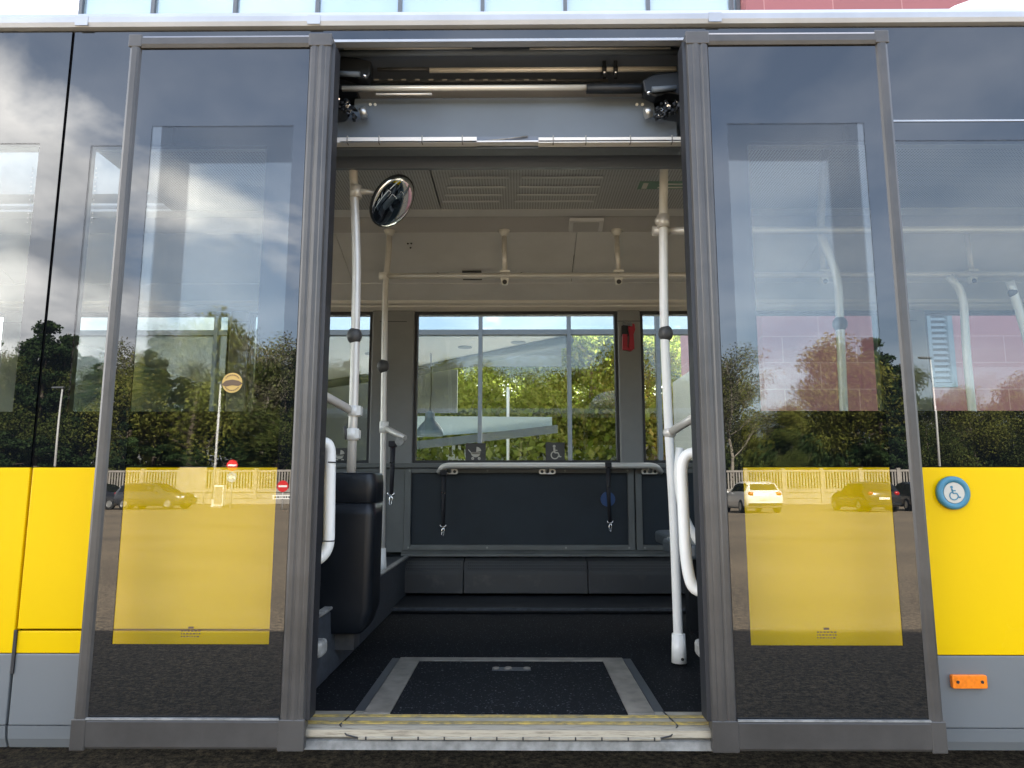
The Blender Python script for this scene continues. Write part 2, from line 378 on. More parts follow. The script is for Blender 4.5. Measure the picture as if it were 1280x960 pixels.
# --- black glass band: enamel border + see-through window
def band(x0, x1, wx0, wx1, wz0, wz1, label=None):
    zt = 2.592
    f = MB()
    f.box((x0, 0, ZB), (x1, .006, wz0)); f.box((x0, 0, wz1), (x1, .006, zt))
    f.box((x0, 0, wz0), (wx0, .006, wz1)); f.box((wx1, 0, wz0), (x1, .006, wz1))
    p = B('side_window', f.shear(), M['frit'], label=label)
    B('pane', MB().box((wx0, .0005, wz0), (wx1, .0055, wz1)).shear(), M['pane'], p)
    t = MB()                                        # dark inner reveal round the window
    t.box((x0, .012, ZB), (x1, .05, wz0 - .01)); t.box((x0, .012, wz1 + .01), (x1, .05, zt))
    t.box((x0, .012, wz0 - .01), (wx0 - .012, .05, wz1 + .01)); t.box((wx1 + .012, .012, wz0 - .01), (x1, .05, wz1 + .01))
    B('window_reveal', t.shear(), M['seal'], p)
    return p
band(X0, -3.42, -5.9, -3.5, 1.25, 2.175)
band(-3.40, seamX - .005, -3.33, -1.640, 1.25, 2.175)
band(seamX + .005, DX0, -1.463, -.858, 1.25, 2.165)
band(DX1, 3.40, .779, 3.32, 1.25, 2.172)
band(3.42, X1, 3.5, 5.9, 1.25, 2.172)
B('band_seam', MB().box((DX1 + .65, -.003, 2.238), (X1, -.0005, 2.244)).shear(), M['roofalu'])
for xx, zc, n in ((-1.653, 1.98, 13), (-1.435, 1.98, 13)):   # tiny etched marks at the pane edge
    e = MB()
    for i in range(n):
        z = zc + .1 - i * .016; e.box((xx - .003, -.0012, z), (xx + .001 * (i % 3), -.0006, z + .004))
    B('glass_marking', e.shear(), M['post'])
# --- lintel over the door and roof edge
B('door_lintel', MB().box((DX0, 0, 2.553), (DX1, .02, 2.592)).shear(), M['frit'])
B('lintel_lip', MB().box((DX0, -.004, 2.543), (DX1, .03, 2.5525)).shear(), M['roofalu'])
rr = MB().prism([(.012, 2.594), (-.002, 2.598), (-.008, 2.612), (-.008, 2.632), (.004, 2.652), (.05, 2.668), (.05, 2.594)], 'x', X0, X1)
rail_o = B('roof_rail', rr, M['roofalu'])
for px in (96, 385, 885):
    x = at(px, 25, 0)[0]; B('rail_joint', MB().box((x, -.0095, 2.600), (x + .045, -.0075, 2.634)), M['roofalu'], rail_o)
LIGHT_GAPS = ((-5.6, -4.4), (-3.1, -1.9), (3.2, 4.4))  # unseen roof openings added to let skylight brighten the interior
solid = [X0] + [v for h_ in LIGHT_GAPS for v in h_] + [X1]
for a, b in LIGHT_GAPS:
    B('roof_side', MB().prism([(.05, 2.60), (.05, 2.668), (.30, 2.80), (.74, 2.86), (.74, 2.60)], 'x', a, b), M['roofalu'])
    B('roof_side', MB().prism([(1.44, 2.60), (1.44, 2.86), (1.75, 2.86), (2.25, 2.80), (2.52, 2.66), (2.52, 2.56), (2.3, 2.60)], 'x', a, b), M['roofalu'])
    B('light_gap_cover', MB().box((a, .74, 2.87), (b, 1.44, 2.88)), M['leafpane'])
for ra, rb in zip(solid[::2], solid[1::2]):
  roof = MB().prism([(.05, 2.60), (.05, 2.668), (.30, 2.80), (.8, 2.86), (1.75, 2.86), (2.25, 2.80), (2.52, 2.66), (2.52, 2.56), (2.3, 2.60), (1.2, 2.62)], 'x', ra, rb)
  B('roof', roof, M['roofalu'])
pod = MB()
prof = [(.62, 2.86), (.62, 3.12), (.68, 3.25), (.85, 3.32), (1.7, 3.32), (1.9, 3.1), (1.9, 2.86)]
xs = [(1.85, .5), (1.97, .75), (2.15, .92), (2.45, 1), (2.85, 1), (3.15, .6)]
n = len(prof)
for x, s in xs: pod.v += [(x, y, 2.86 + (z - 2.86) * s) for y, z in prof]
for i in range(len(xs) - 1):
    for k in range(n):
        a = i * n + k; b = i * n + (k + 1) % n; pod.f.append((a, b, b + n, a + n)); pod.sm.append(True)
pod.f += [tuple(range(n)), tuple(range((len(xs) - 1) * n, len(xs) * n))]; pod.sm += [False, False]
B('roof_unit', pod, M['white_paint'])
# --- far side: lower wall, windows
FY = 2.38
B('far_side_body', MB().box((X0, 2.46, .28), (X1, 2.50, 1.14)), M['yellow'])
B('far_header', MB().box((X0, FY + .02, 2.166), (X1, 2.50, 2.56)), M['dark'])
fw = [(-5.6, -3.45), (-3.30, -1.93), (-1.80, -.975), (-.69, .66), (.812, 2.40), (2.70, 5.6)]
pl = [(-6, -5.6), (-3.45, -3.30), (-1.93, -1.80), (-.975, -.69), (.66, .812), (2.40, 2.70), (5.6, 6)]
for a, b in fw:
    f = MB(); z0, z1 = 1.15, 2.166; t_ = .018
    f.box((a, FY - .01, z0), (b, FY + .05, z0 + t_)); f.box((a, FY - .01, z1 - .028), (b, FY + .05, z1))
    f.box((a, FY - .01, z0 + t_), (a + t_, FY + .05, z1 - .028)); f.box((b - t_, FY - .01, z0 + t_), (b, FY + .05, z1 - .028))
    p = B('far_window', f, M['seal'])
    B('pane', MB().box((a + t_, FY + .02, z0 + t_), (b - t_, FY + .025, z1 - .028)), M['farpane'], p)
for a, b in pl:
    q = MB().box((a + .001, FY - .03, 1.13), (b - .001, FY + .07, 2.165))
    B('window_pillar', q, M['pillar'], bevel=.01)
    B('pillar_joint', MB().box(((a + b) / 2 - .09, FY - .0325, 2.085), ((a + b) / 2 + .09, FY - .0305, 2.089)), M['seal'])
# wall panels under the far windows
B('sill_rail', MB().box((X0, FY - .06, 1.118), (X1, FY + .06, 1.148)), M['innerframe'], bevel=.004)
edges = [-6, -3.4, -.86, -.735, .745, 2.55, 6]
for a, b in zip(edges[:-1], edges[1:]):
    if b - a < .2:
        B('wall_strip', MB().box((a, FY - .03, .585), (b, FY, 1.116)), M['innerframe']); continue
    wd = .045
    f = MB(); f.box((a + .004, FY - .05, .60), (a + wd, FY, 1.114)); f.box((b - wd, FY - .05, .60), (b - .004, FY, 1.114))
    f.box((a + wd, FY - .05, .60), (b - wd, FY, .6 + wd * .7)); f.box((a + wd, FY - .05, 1.085), (b - wd, FY, 1.114))
    p = B('wall_panel', f, M['innerframe'], bevel=.003)
    B('panel_inset', MB().box((a + wd, FY - .03, .6 + wd * .7), (b - wd, FY - .005, 1.085)), M['inner'], p)
B('wall_ledge', MB().prism([(FY - .09, .565), (FY - .09, .58), (FY - .05, .598), (FY, .598), (FY, .565)], 'x', -.74, X1), M['innerframe'])
B('wall_backing', MB().box((X0, 2.42, .30), (X1, 2.45, 1.13)), M['inner'])
for x_ in (-.70, -.2, .3, .70, .80, 1.4, 2.0):
    for z_ in (.615, 1.10): B('panel_screw', MB().lathe((x_, FY - .053, z_), [(.007, 0), (.006, .004)], 'y', 10), M['trimedge'])
# heater boxes
hx = [-.73, -.335, .42, 1.15, 2.2]
for a, b in zip(hx[:-1], hx[1:]):
    h = MB().prism([(2.15, .36), (2.15, .495), (2.19, .545), (FY, .562), (FY, .36)], 'x', a + .002, b - .002)
    p = B('heater_cover', h, M['heater'], bevel=.003)
    gmb = MB().add([(a + .02, 2.1478, .470), (b - .02, 2.1478, .470), (b - .02, 2.1478, .493), (a + .02, 2.1478, .493)], [(0, 1, 2, 3)])
    gmb.add([(a + .02, 2.150, .4975), (b - .02, 2.150, .4975), (b - .02, 2.187, .544), (a + .02, 2.187, .544)], [(0, 1, 2, 3)])
    B('grille', gmb, M['grille'], p)
B('floor_ledge', MB().box((-.69, 1.72, .32), (X1, FY, .347)), M['dark'], bevel=.006)
B('ledge_edge', MB().box((-.69, 1.708, .335), (X1, 1.718, .350)), M['podium'])
# floor
B('floor', MB().box((X0, .035, .26), (X1, 2.45, .3195)), M['floor'])
B('underframe', MB().box((X0, .06, .215), (X1, 2.45, .255)), M['seal'])
B('podium', MB().box((X0, .075, .321), (-.69, 2.32, .56)), M['podium'], bevel=.01)
B('podium_edge', MB().box((-.715, .075, .5605), (-.683, 2.30, .572)), M['trimedge'], bevel=.004)
B('door_post', MB().box((DX0 - .03, .035, .33), (DX0 - .005, .075, 2.5)), M['seal'])
B('door_post', MB().box((DX1 + .005, .035, .33), (DX1 + .03, .075, 2.5)), M['seal'])
for sgn, x in ((1, -.665), (-1, .612)):
    B('hinge_block', MB().box((x - .012, .04, .475), (x + .035 * sgn + .012 * sgn, .12, .525)), M['trimedge'], bevel=.012)
    B('hinge_block', MB().box((x - .012, .04, .405), (x + .02 * sgn, .09, .46)), M['podium'], bevel=.008)
# --- ramp plate
rm = world_empty('ramp', (0, .3, .32)); rm.parent = bus; rm.location = (0, .3 - 1.2, .32); PO[rm.name] = (0, .3, .32)
zf = .3205
def quad(x0, x1, y0, y1, z): return MB().box((x0, y0, z), (x1, y1, z + .004))
rx0, rx1, ry = -.507, .447, .70
B('ramp_guide', MB().box((rx0, .002, zf), (rx0 + .03, ry, zf + .004)), M['heater'], rm)
B('ramp_guide', MB().box((rx1 - .03, .002, zf), (rx1, ry, zf + .004)), M['heater'], rm)
fr = MB().box((rx0 + .033, .002, zf), (rx0 + .115, ry, zf + .008)).box((rx1 - .115, .002, zf), (rx1 - .033, ry, zf + .008)).box((rx0 + .115, ry - .055, zf), (rx1 - .115, ry, zf + .008))
B('ramp_frame', fr, M['ramp'], rm, .0015)
B('ramp_mat', MB().box((rx0 + .116, .002, zf), (rx1 - .116, ry - .056, zf + .006)), M['floor'], rm)
hb = MB().box((-.10, .50, zf + .0062), (.045, .545, zf + .009))
B('ramp_handle', hb, M['heater'], rm, .002)
B('handle_bolts', MB().lathe((-.085, .522, zf + .009), [(.013, 0), (.012, .004)], seg=12).lathe((-.04, .522, zf + .009), [(.016, 0), (.012, .005)], seg=12).lathe((.03, .522, zf + .009), [(.014, 0), (.012, .004)], seg=12), M['ramp'], rm)
# --- threshold
def thresh_mat():
    m = mat('worn_sill_metal', (.42, .39, .33), .38, metal=.45); t = m.node_tree; b = t.nodes['Principled BSDF']
    tcn = t.nodes.new('ShaderNodeTexCoord'); mp = t.nodes.new('ShaderNodeMapping'); mp.inputs['Scale'].default_value = (4, 70, 70)
    t.links.new(tcn.outputs['Object'], mp.inputs[0]); nz = t.nodes.new('ShaderNodeTexNoise'); nz.inputs['Scale'].default_value = 3; nz.inputs['Detail'].default_value = 8; nz.inputs['Roughness'].default_value = .7
    t.links.new(mp.outputs[0], nz.inputs[0]); rp = t.nodes.new('ShaderNodeValToRGB'); e = rp.color_ramp.elements
    e[0].position = .30; e[0].color = (.16, .14, .11, 1); e[1].position = .52; e[1].color = (.40, .37, .30, 1)
    t.links.new(nz.outputs[0], rp.inputs[0]); t.links.new(rp.outputs[0], b.inputs['Base Color'])
    return m
M['sill'] = thresh_mat()
M['sillyellow'] = mat('worn_yellow_strip', (.14, .12, .07), .7, noise=(30, .4), c2=(.42, .30, .07))
sl = world_empty('door_sill', (0, 0, .3)); sl.parent = bus; sl.location = (0, -1.2, .3); PO[sl.name] = (0, 0, .3)
sx0, sx1 = -.655, .60
B('sill_plate', MB().prism([(.033, .3245), (-.10, .3245), (-.116, .318), (-.118, .300), (-.108, .292), (.033, .292)], 'x', sx0, sx1), M['sill'], sl)
B('anti_slip_strip', MB().box((sx0, -.028, .3247), (sx1, -.008, .3275)), M['sillyellow'], sl, .001)
B('anti_slip_strip', MB().box((sx0, -.088, .3247), (sx1, -.066, .3275)), M['sillyellow'], sl, .001)
B('sill_step', MB().prism([(-.104, .290), (-.112, .286), (-.112, .262), (-.09, .255), (0, .255), (0, .290)], 'x', sx0, sx1), M['trimedge'], sl)
B('hinge_bead', MB().box((-.46, -.122, .293), (.405, -.117, .300)), M['sill'], sl, .001)
for i in range(24):
    pass
gp = MB()
def line3(p, q, wd=.0022):
    a, b = Vector(p), Vector(q); gp.tube([a, b], wd, 6)
for sg, xx in ((1, rx0), (-1, rx1)):
    gp = MB()
    line3((xx + .004 * sg, .03, .3262), (xx - .012 * sg, -.10, .3262)); line3((xx - .012 * sg, -.10, .3262), (xx + .012 * sg, -.119, .305)); line3((xx + .012 * sg, -.119, .305), (xx + .045 * sg, -.12, .298)); B('ramp_gap', gp, M['seal'], sl)
dd = MB()
for i in range(12):
    x = -.44 + i * .075; dd.box((x, -.1235, .2925), (x + .004, -.1215, .3015))
B('bead_notches', dd, M['seal'], sl)
# --- podium/near side left: big black moulded bin
bx0, bx1 = -.752, -.535
bn = world_empty('litter_bin', (-.64, .55, .45)); bn.parent = bus; bn.location = (-.64, .55 - 1.2, .45); PO[bn.name] = (-.64, .55, .45)
def rrect(cx, cy, hx_, hy_, r, n=6):
    p = []
    for qx, qy, a0 in ((1, 1, 0), (-1, 1, 90), (-1, -1, 180), (1, -1, 270)):
        for k in range(n + 1):
            a = R(a0 + 90 * k / n); p.append((cx + qx * (hx_ - r) + r * math.cos(a), cy + qy * (hy_ - r) + r * math.sin(a)))
    return p
def loft_z(secs, name, m, parent):
    mb = MB(); n = len(secs[0][1])
    for z, ps in secs: mb.v += [(x, y, z) for x, y in ps]
    for i in range(len(secs) - 1):
        for k in range(n):
            a = i * n + k; b = i * n + (k + 1) % n; mb.f.append((a, b, b + n, a + n)); mb.sm.append(True)
    mb.f += [tuple(range(n))[::-1], tuple(range((len(secs) - 1) * n, len(secs) * n))]; mb.sm += [False, False]
    return B(name, mb, m, parent)
cxb, cyb = (bx0 + bx1) / 2, .515
S = lambda z, k, dx=0: (z, rrect(cxb + dx - .018, cyb, .122 * k, .10 * k, .034 * k))
loft_z([S(.47, .80, -.02), S(.476, .84, -.018), S(.50, .90, -.010), S(.56, .98), S(.9, 1.0), S(.945, 1.0)], 'bin_body', M['bin'], bn)
loft_z([S(.9475, 1.0), S(.949, 1.01), S(1.02, 1.01), S(1.05, .985), S(1.058, .95), S(1.062, .6)], 'bin_lid', M['bin'], bn)
B('bin_bracket', MB().box((-.70, .62, .60), (-.66, .70, .70)), M['heater'], bn)
B('bin_foot', MB().box((-.69, .50, .40), (-.62, .60, .475)), M['heater'], bn)
# --- ceiling
B('near_cove', MB().prism([(.30, 2.30), (.74, 2.50), (.74, 2.52), (.30, 2.33)], 'x', X0, X1), M['perf'])
def seg(name, x0, x1, yz, m, t=.012):
    low = yz; up = [(y, z + t) for y, z in yz][::-1]
    return B(name, MB().prism(low + up, 'x', x0, x1), m)
cxs = [(-6, -5.6), (-4.4, -3.1), (-1.9, -.42), (-.42, .98), (.98, 3.2), (4.4, 6)]
for a, b in cxs:
    seg('ceiling_panel', a + .004, b - .004, [(.745, 2.50), (1.43, 2.50)], M['perf'])
seg('ceiling_backing', X0, X1, [(.3, 2.535), (.735, 2.535)], M['wallp'])
seg('ceiling_backing', X0, X1, [(1.445, 2.535), (2.3, 2.535)], M['wallp'])
seg('ceiling_trim', X0, X1, [(1.435, 2.497), (1.50, 2.485)], M['wallp'])
seg('ceiling_channel', X0, X1, [(1.502, 2.487), (1.54, 2.500), (1.60, 2.455), (1.625, 2.440)], M['cove'])
jx = [-6, -3.2, -1.05, .335, 1.75, 3.8, 6]
for a, b in zip(jx[:-1], jx[1:]):
    seg('cove_panel', a + .002, b - .002, [(1.625, 2.438), (1.75, 2.40), (1.98, 2.32), (2.085, 2.276)], M['wallp'])
seg('cove_panel', X0, X1, [(2.09, 2.272), (2.2, 2.225), (2.25, 2.206)], M['wallp'])
seg('window_moulding', X0, X1, [(2.25, 2.203), (2.262, 2.190), (2.30, 2.186), (2.31, 2.176), (2.37, 2.160), (2.42, 2.160)], M['mould'])
B('air_slot', MB().box((at(507, 188, .8)[0], .76, 2.492), (at(578, 188, .8)[0], .80, 2.4995)), M['headback'])
B('air_slot', MB().box((at(692, 188, .8)[0], .76, 2.492), (at(765, 188, .8)[0], .80, 2.4995)), M['headback'])
# raised ribs in the perforated panel
for px0, px1 in ((565, 640), (655, 758)):
    for i, py in enumerate((202, 221, 233, 243, 251)):
        Y = 2.27 * 0 + (2.5 - 1.02) / (at(640, py, 1)[1] - 1.02) * 3.27 - 2.27
        B('ceiling_rib', MB().box((at(px0 - i * 3, py, Y)[0], Y - .008, 2.494), (at(px1 - i * 4, py, Y)[0], Y + .008, 2.4998)), M['wallp'], bevel=.002)
# speaker, exit sticker
xa, xb = at(711, 280, 1.55)[0], at(754, 280, 1.55)[0]
sp_ = B('ceiling_speaker', MB().prism([(1.50, 2.478), (1.51, 2.462), (1.60, 2.432), (1.62, 2.445)], 'x', xa, xb), M['wallp'], bevel=.004)
B('speaker_grille', MB().prism([(1.522, 2.4585), (1.522, 2.455), (1.592, 2.431), (1.592, 2.4345)], 'x', xa + .025, xb - .025), M['cove'], sp_)
Yx = 1.12
xa, xb = at(798, 228, Yx)[0], at(858, 228, Yx)[0]
st = B('exit_label', MB().box((xa, 1.075, 2.4975), (xb, 1.165, 2.4995)), M['green'])
B('exit_label_marks', MB().box((xa + .1, 1.135, 2.4955), (xb - .015, 1.150, 2.497)).box((xa + .1, 1.095, 2.4955), (xb - .015, 1.110, 2.497)).box((xa + .02, 1.09, 2.4955), (xa + .045, 1.155, 2.497)), M['signwhite'], st)
B('cove_screws', MB().ball((-.645, 1.72, 2.409), .006).ball((-.625, 1.72, 2.409), .006).ball((-.635, 1.76, 2.397), .006).ball((-.50, 2.0, 2.312), .009).ball((.02, 2.0, 2.312), .009).ball((.60, 2.0, 2.312), .009), M['seal'])
vx0, vx1 = at(578, 350, 2.0)[0], at(602, 350, 2.0)[0]
vv = B('vent_flap', MB().prism([(1.96, 2.318), (1.975, 2.312), (2.05, 2.283), (2.05, 2.29)], 'x', vx0, vx1), M['heater'])
B('vent_lever', MB().box((vx0 + .04, 1.995, 2.295), (vx1 - .02, 2.005, 2.303)), M['trimedge'], vv)
# --- overhead rail with brackets
RY, RZ = 1.60, 2.176
xr0 = at(477, 344, RY)[0]
rl = B('overhead_rail', MB().tube([(xr0, RY, RZ), (5.8, RY, RZ)], .0165), M['tube'])
B('rail_end_cap', MB().tube([(xr0 - .012, RY, RZ), (xr0 + .03, RY, RZ)], .024), M['white'], rl)
for px in (631, 773, 1030, 1215, 1400, 1600):
    x = at(px, 344, RY)[0]; xt = at(px + (1 if px == 631 else 0), 288, 1.62)[0]
    p = B('rail_hanger', MB().tube([(x, RY, RZ), (x - .004, 1.612, 2.44)], .0145), M['tube'])
    B('hanger_clamp', MB().box((x - .028, RY - .02, RZ + .015), (x + .028, RY + .02, RZ + .028)), M['white'], p)
    B('hanger_foot', MB().prism([(x - .024, RZ - .016), (x + .024, RZ - .016), (x + .02, RZ - .028), (x + .014, RZ - .052), (x - .014, RZ - .052), (x - .02, RZ - .028)], 'y', RY - .014, RY + .014), M['white'], p)
    B('hanger_bolt', MB().lathe((x, RY - .0175, RZ - .040), [(.013, 0), (.013, .004)], 'y', 12), M['knob'], p)
    B('hanger_flange', MB().lathe((x - .004, 1.612, 2.41), [(.016, 0), (.022, .015), (.034, .035)], 'z', 16), M['white'], p)
# pole behind the bin hanging off the rail
pts = [(*[at(487, 288, 1.61)[0]], 1.61, 2.44), (at(486, 315, RY)[0], RY, 2.3), (at(482, 352, RY)[0], RY, 2.15), (at(481, 400, RY)[0], RY, 1.95), (at(479, 560, RY)[0], RY, at(479, 560, RY)[1]), (at(477, 745, RY)[0], RY, .46)]
p = B('grab_pole', MB().tube(pts, .0165, round_=.1), M['tube'], label='thin grab pole standing behind the black bin')
B('pole_flange', MB().lathe((pts[0][0], 1.61, 2.41), [(.017, 0), (.022, .015), (.034, .035)], 'z', 16), M['white'], p)
x, z = at(479, 458, RY); B('pole_sleeve', MB().ball((x, RY, z), .034, sc=(1, 1, 1.2)), M['knob'], p)
x, z = at(480, 534, RY); B('pole_clamp', MB().tube([(x, RY, z - .03), (x, RY, z + .03)], .025), M['white'], p)
x2, z2 = at(506, 548, 1.52)
B('side_bar', MB().tube([(x, RY, z), (x2, 1.52, z2)], .017), M['tube'], p)
x, z = at(478, 690, RY); B('pole_foot', MB().tube([(x, RY, z + .02), (x, RY, z - .12)], [.018, .026]).tube([(x, RY, z - .1), (x + .012, RY, z - .26)], [.014, .009]), M['white'], p)
x, z = at(500, 552, 1.52); B('strap_anchor', MB().lathe((x, 1.50, z), [(.024, 0), (.024, .02)], 'y', 14), M['trimedge'], p)
# --- pole left of the door with mirror
PY = .45
pts = [(at(441, 190, PY)[0], PY, 2.40), (at(441, 200, PY)[0], PY, 2.33), (at(444, 270, PY)[0], PY, at(444, 270, PY)[1]), (at(446, 330, PY)[0], PY, at(445, 330, PY)[1]), (at(443, 480, PY)[0], PY, at(443, 480, PY)[1]), (at(439, 592, PY)[0], PY, 1.03)]
p1 = B('grab_pole', MB().tube(pts, .0175, round_=.12), M['tube'], label='grab pole left of the doorway carrying the round mirror')
x, z = at(441, 196, PY); B('pole_flange', MB().tube([(x, PY, z - .02), (x, PY, z + .02)], [.019, .026]), M['white'], p1)
x, z = at(443, 420, PY); B('pole_sleeve', MB().ball((x, PY, z), .030, sc=(1, 1, 1.15)), M['knob'], p1)
x, z = at(443, 514, PY); B('pole_clamp', MB().tube([(x, PY, z - .02), (x, PY, z + .02)], .024).box((x + .01, PY - .02, z - .017), (x + .028, PY + .012, z + .017)), M['white'], p1)
xa, za = at(400, 497, .25); B('side_bar', MB().tube([(x - .008, PY, z), (xa - .08, .22, za + .06)], .0165), M['tube'], p1)
x, z = at(441, 543, PY); B('pole_clamp', MB().tube([(x, PY, z - .022), (x, PY, z + .022)], .024).box((x + .01, PY - .02, z - .016), (x + .028, PY + .012, z + .016)), M['white'], p1)
B('clamp_lever', MB().tube([(x - .022, PY - .01, z - .02), (x - .03, PY - .012, z + .03)], .006), M['knob'], p1)
x, z = at(445, 240, PY); B('mirror_clamp', MB().tube([(x, PY, z - .025), (x, PY, z + .025)], .024), M['tube'], p1)
B('mirror_arm', MB().tube([(x, PY, z + .003), (x + .05, PY, z), (x + .10, PY + .02, z - .006)], [.014, .012, .01]), M['tube'], p1)
mcx, mcz = at(491, 252, PY + .04)
mir = world_empty('convex_mirror', (mcx, PY + .04, mcz)); mir.parent = bus; mir.location = (mcx, PY + .04 - 1.2, mcz)
PO[mir.name] = (0, 0, 0)
mir.rotation_euler = Vector((0, -1, 0)).rotation_difference(Vector((.74, -.33, -.62))).to_euler()
prof = [(.112 * math.sin(a), -.5 * .112 * (math.cos(a) - .0) * .35) for a in [math.pi / 2 * k / 8 for k in range(1, 9)]]
dm = MB().lathe((0, 0, 0), [(r, h) for r, h in prof], 'y', 32); 
B('mirror_face', dm, M['mirror'], mir)
rim = MB().lathe((0, 0, 0), [(.1125, -.004), (.116, -.001), (.116, .006), (.06, .022), (.02, .026)], 'y', 32)
B('mirror_shell', rim, M['dark'], mir)
# --- pole right of the door
PY = .62
P = lambda px, py, Y=PY: (at(px, py, Y)[0], Y, at(px, py, Y)[1])
p2 = B('grab_pole', MB().tube([P(831, 184), P(830, 200), P(829, 275), P(830, 400), P(836, 540), P(842, 640), P(848, 800), P(849, 822)], .0185, round_=.1), M['white'], label='tall white grab pole right of the doorway reaching the floor')
x, _, z = P(831, 194); B('pole_flange', MB().tube([(x, PY, z - .02), (x, PY, z + .02)], [.02, .028]), M['white'], p2)
x, _, z = P(832, 417); B('pole_sleeve', MB().ball((x, PY, z), .031, sc=(1, 1, 1.15)), M['knob'], p2)
x, _, z = P(829, 277); B('pole_clamp', MB().tube([(x, PY, z - .028), (x, PY, z + .028)], .027).ball((x - .02, PY - .005, z), .018).tube([(x - .04, PY + .03, z - .03), (x + .03, PY + .03, z - .03)], .022), M['tube'], p2)
B('side_bar', MB().tube([(x + .02, PY + .03, z - .03), (x + .25, PY + .03, z - .03), (5.6, PY + .03, z - .03)], .0165), M['tube'], p2)
x, _, z = P(837, 541); B('pole_clamp', MB().ball((x, PY, z), .027), M['tube'], p2)
xa, za = at(872, 520, .35); B('side_bar', MB().tube([(x, PY, z), (xa + .06, .33, za + .04)], .017), M['tube'], p2)
x, _, z = P(848, 792); x2, _, z2 = P(849, 828)
B('pole_foot', MB().tube([(x, PY, z), (x2, PY, z2)], [.026, .030]), M['white'], p2)
x, _, z = P(851, 822); B('foot_bolt', MB().lathe((x, PY - .031, z), [(.006, 0), (.006, .004)], 'y', 10), M['seal'], p2)
# poles further right, behind the glass
for k, (py_, pl_, sl_) in enumerate(((.75, [(1031, 190), (1025, 287), (1030, 305), (1048, 345), (1050, 405), (1055, 520), (1066, 700)], (1050, 405)),
                       (.95, [(1186, 345), (1204, 365), (1208, 440), (1216, 520), (1228, 640)], None),
                       (.8, [(1262, 352), (1268, 368), (1292, 450), (1300, 560)], (1266, 366)))):
    pp = B('grab_pole', MB().tube([P(a, b, py_) for a, b in pl_], .0175, round_=.1), M['tube'])
    if sl_: B('pole_sleeve', MB().ball(P(*sl_, py_), .031 if k == 0 else .02, sc=(1, 1, 1.1)), M['knob'], pp)
# --- door grab handles (white)
p = B('door_handle', MB().tube([(-.66, .045, 1.150), P(413, 553, .07), P(411, 689, .07), (-.66, .045, .765)], .0185, round_=.045), M['white'], label='white grab handle on the left door edge')
x, _, z = P(414, 578, .07); B('handle_joint', MB().tube([(x, .07, z - .002), (x, .07, z + .002)], .0192), M['seal'], p)
x, _, z = P(411, 676, .07); B('handle_joint', MB().tube([(x, .07, z - .002), (x, .07, z + .002)], .0192), M['seal'], p)
p = B('door_handle', MB().tube([(.62, .07, 1.12), P(851, 567, .10), P(857, 700, .10), P(866, 742, .10), (.64, .07, .69)], .019, round_=.07), M['white'], label='white grab handle on the right door edge')
p = B('door_handle', MB().tube([P(850, 560, .5), P(846, 600, .5), P(855, 650, .5), P(885, 695, .5)], .016, round_=.08), M['white'], label='second white bar behind the right grab handle')
# --- seats right of the doorway
def seat(x, y):
    s = world_empty('passenger_seat', (x, y, .32)); s.parent = bus; s.location = (x, y - 1.2, .32)
    sh = MB(); n = 9; rows = 9
    vs_, fs_ = [], []
    for j in range(rows + 1):
        t = j / rows; z = .78 + .62 * t - .1; hw = .21 * (1 - .55 * max(0, t - .55) ** 2 * 4) * (.9 + .1 * math.sin(t * 3.1)); 
        for i in range(n + 1):
            u = -1 + 2 * i / n; vs_.append((x + .10 * t + .05 * u * u, y + u * hw, z - .03 * u * u))
    for j in range(rows):
        for i in range(n): a = j * (n + 1) + i; fs_.append((a, a + 1, a + n + 2, a + n + 1))
    sh.add(vs_, fs_, True); o = B('backrest', sh, M['seat'], s); md = o.modifiers.new('s', 'SOLIDIFY'); md.thickness = .035
    B('seat_cushion', MB().prism(rrect(x - .2, y, .22, .21, .07), 'z', .72, .78), M['seat'], s, .015)
    B('seat_stand', MB().box((x - .3, y - .04, .32), (x - .1, y + .04, .72)), M['dark'], s)
    B('seat_handle', MB().tube([(x + .10, y - .17, 1.12), (x + .11, y - .21, 1.30), (x + .12, y + .16, 1.33), (x + .1, y + .17, 1.15)], .013, round_=.06), M['tube'], s)
seat(1.06, .80); seat(1.12, 1.30); seat(1.95, 1.95)
# --- side grab rail on the far wall
RY2 = 2.24
a_, b_ = P(552, 582, RY2), P(822, 582, RY2)
r2 = B('wall_rail', MB().tube([P(549, 590, 2.30), (a_[0] + .01, RY2, a_[2]), (b_[0] - .01, RY2, b_[2]), P(826, 590, 2.30)], .0185, round_=.05), M['tube'])
for px in (562, 684, 812):
    x, z = at(px, 589.5, 2.31)
    B('rail_bracket', MB().prism(rrect(x, z, .054, .016, .0155), 'y', 2.30, 2.316), M['tube'], r2)
    for dx_ in (-.033, .033): B('screw', MB().lathe((x + dx_, 2.297, z), [(.010, 0), (.010, .004)], 'y', 10), M['seal'], r2)
    B('bracket_arm', MB().tube([(x, 2.30, z), (x, RY2, a_[2])], .013), M['trimedge'], r2)
# blue badge on the wall panel
x, z = at(760, 624, 2.33); B('blue_button', MB().lathe((x, 2.335, z), [(.047, 0), (.047, .012), (.04, .015)], 'y', 24), M['navy'])
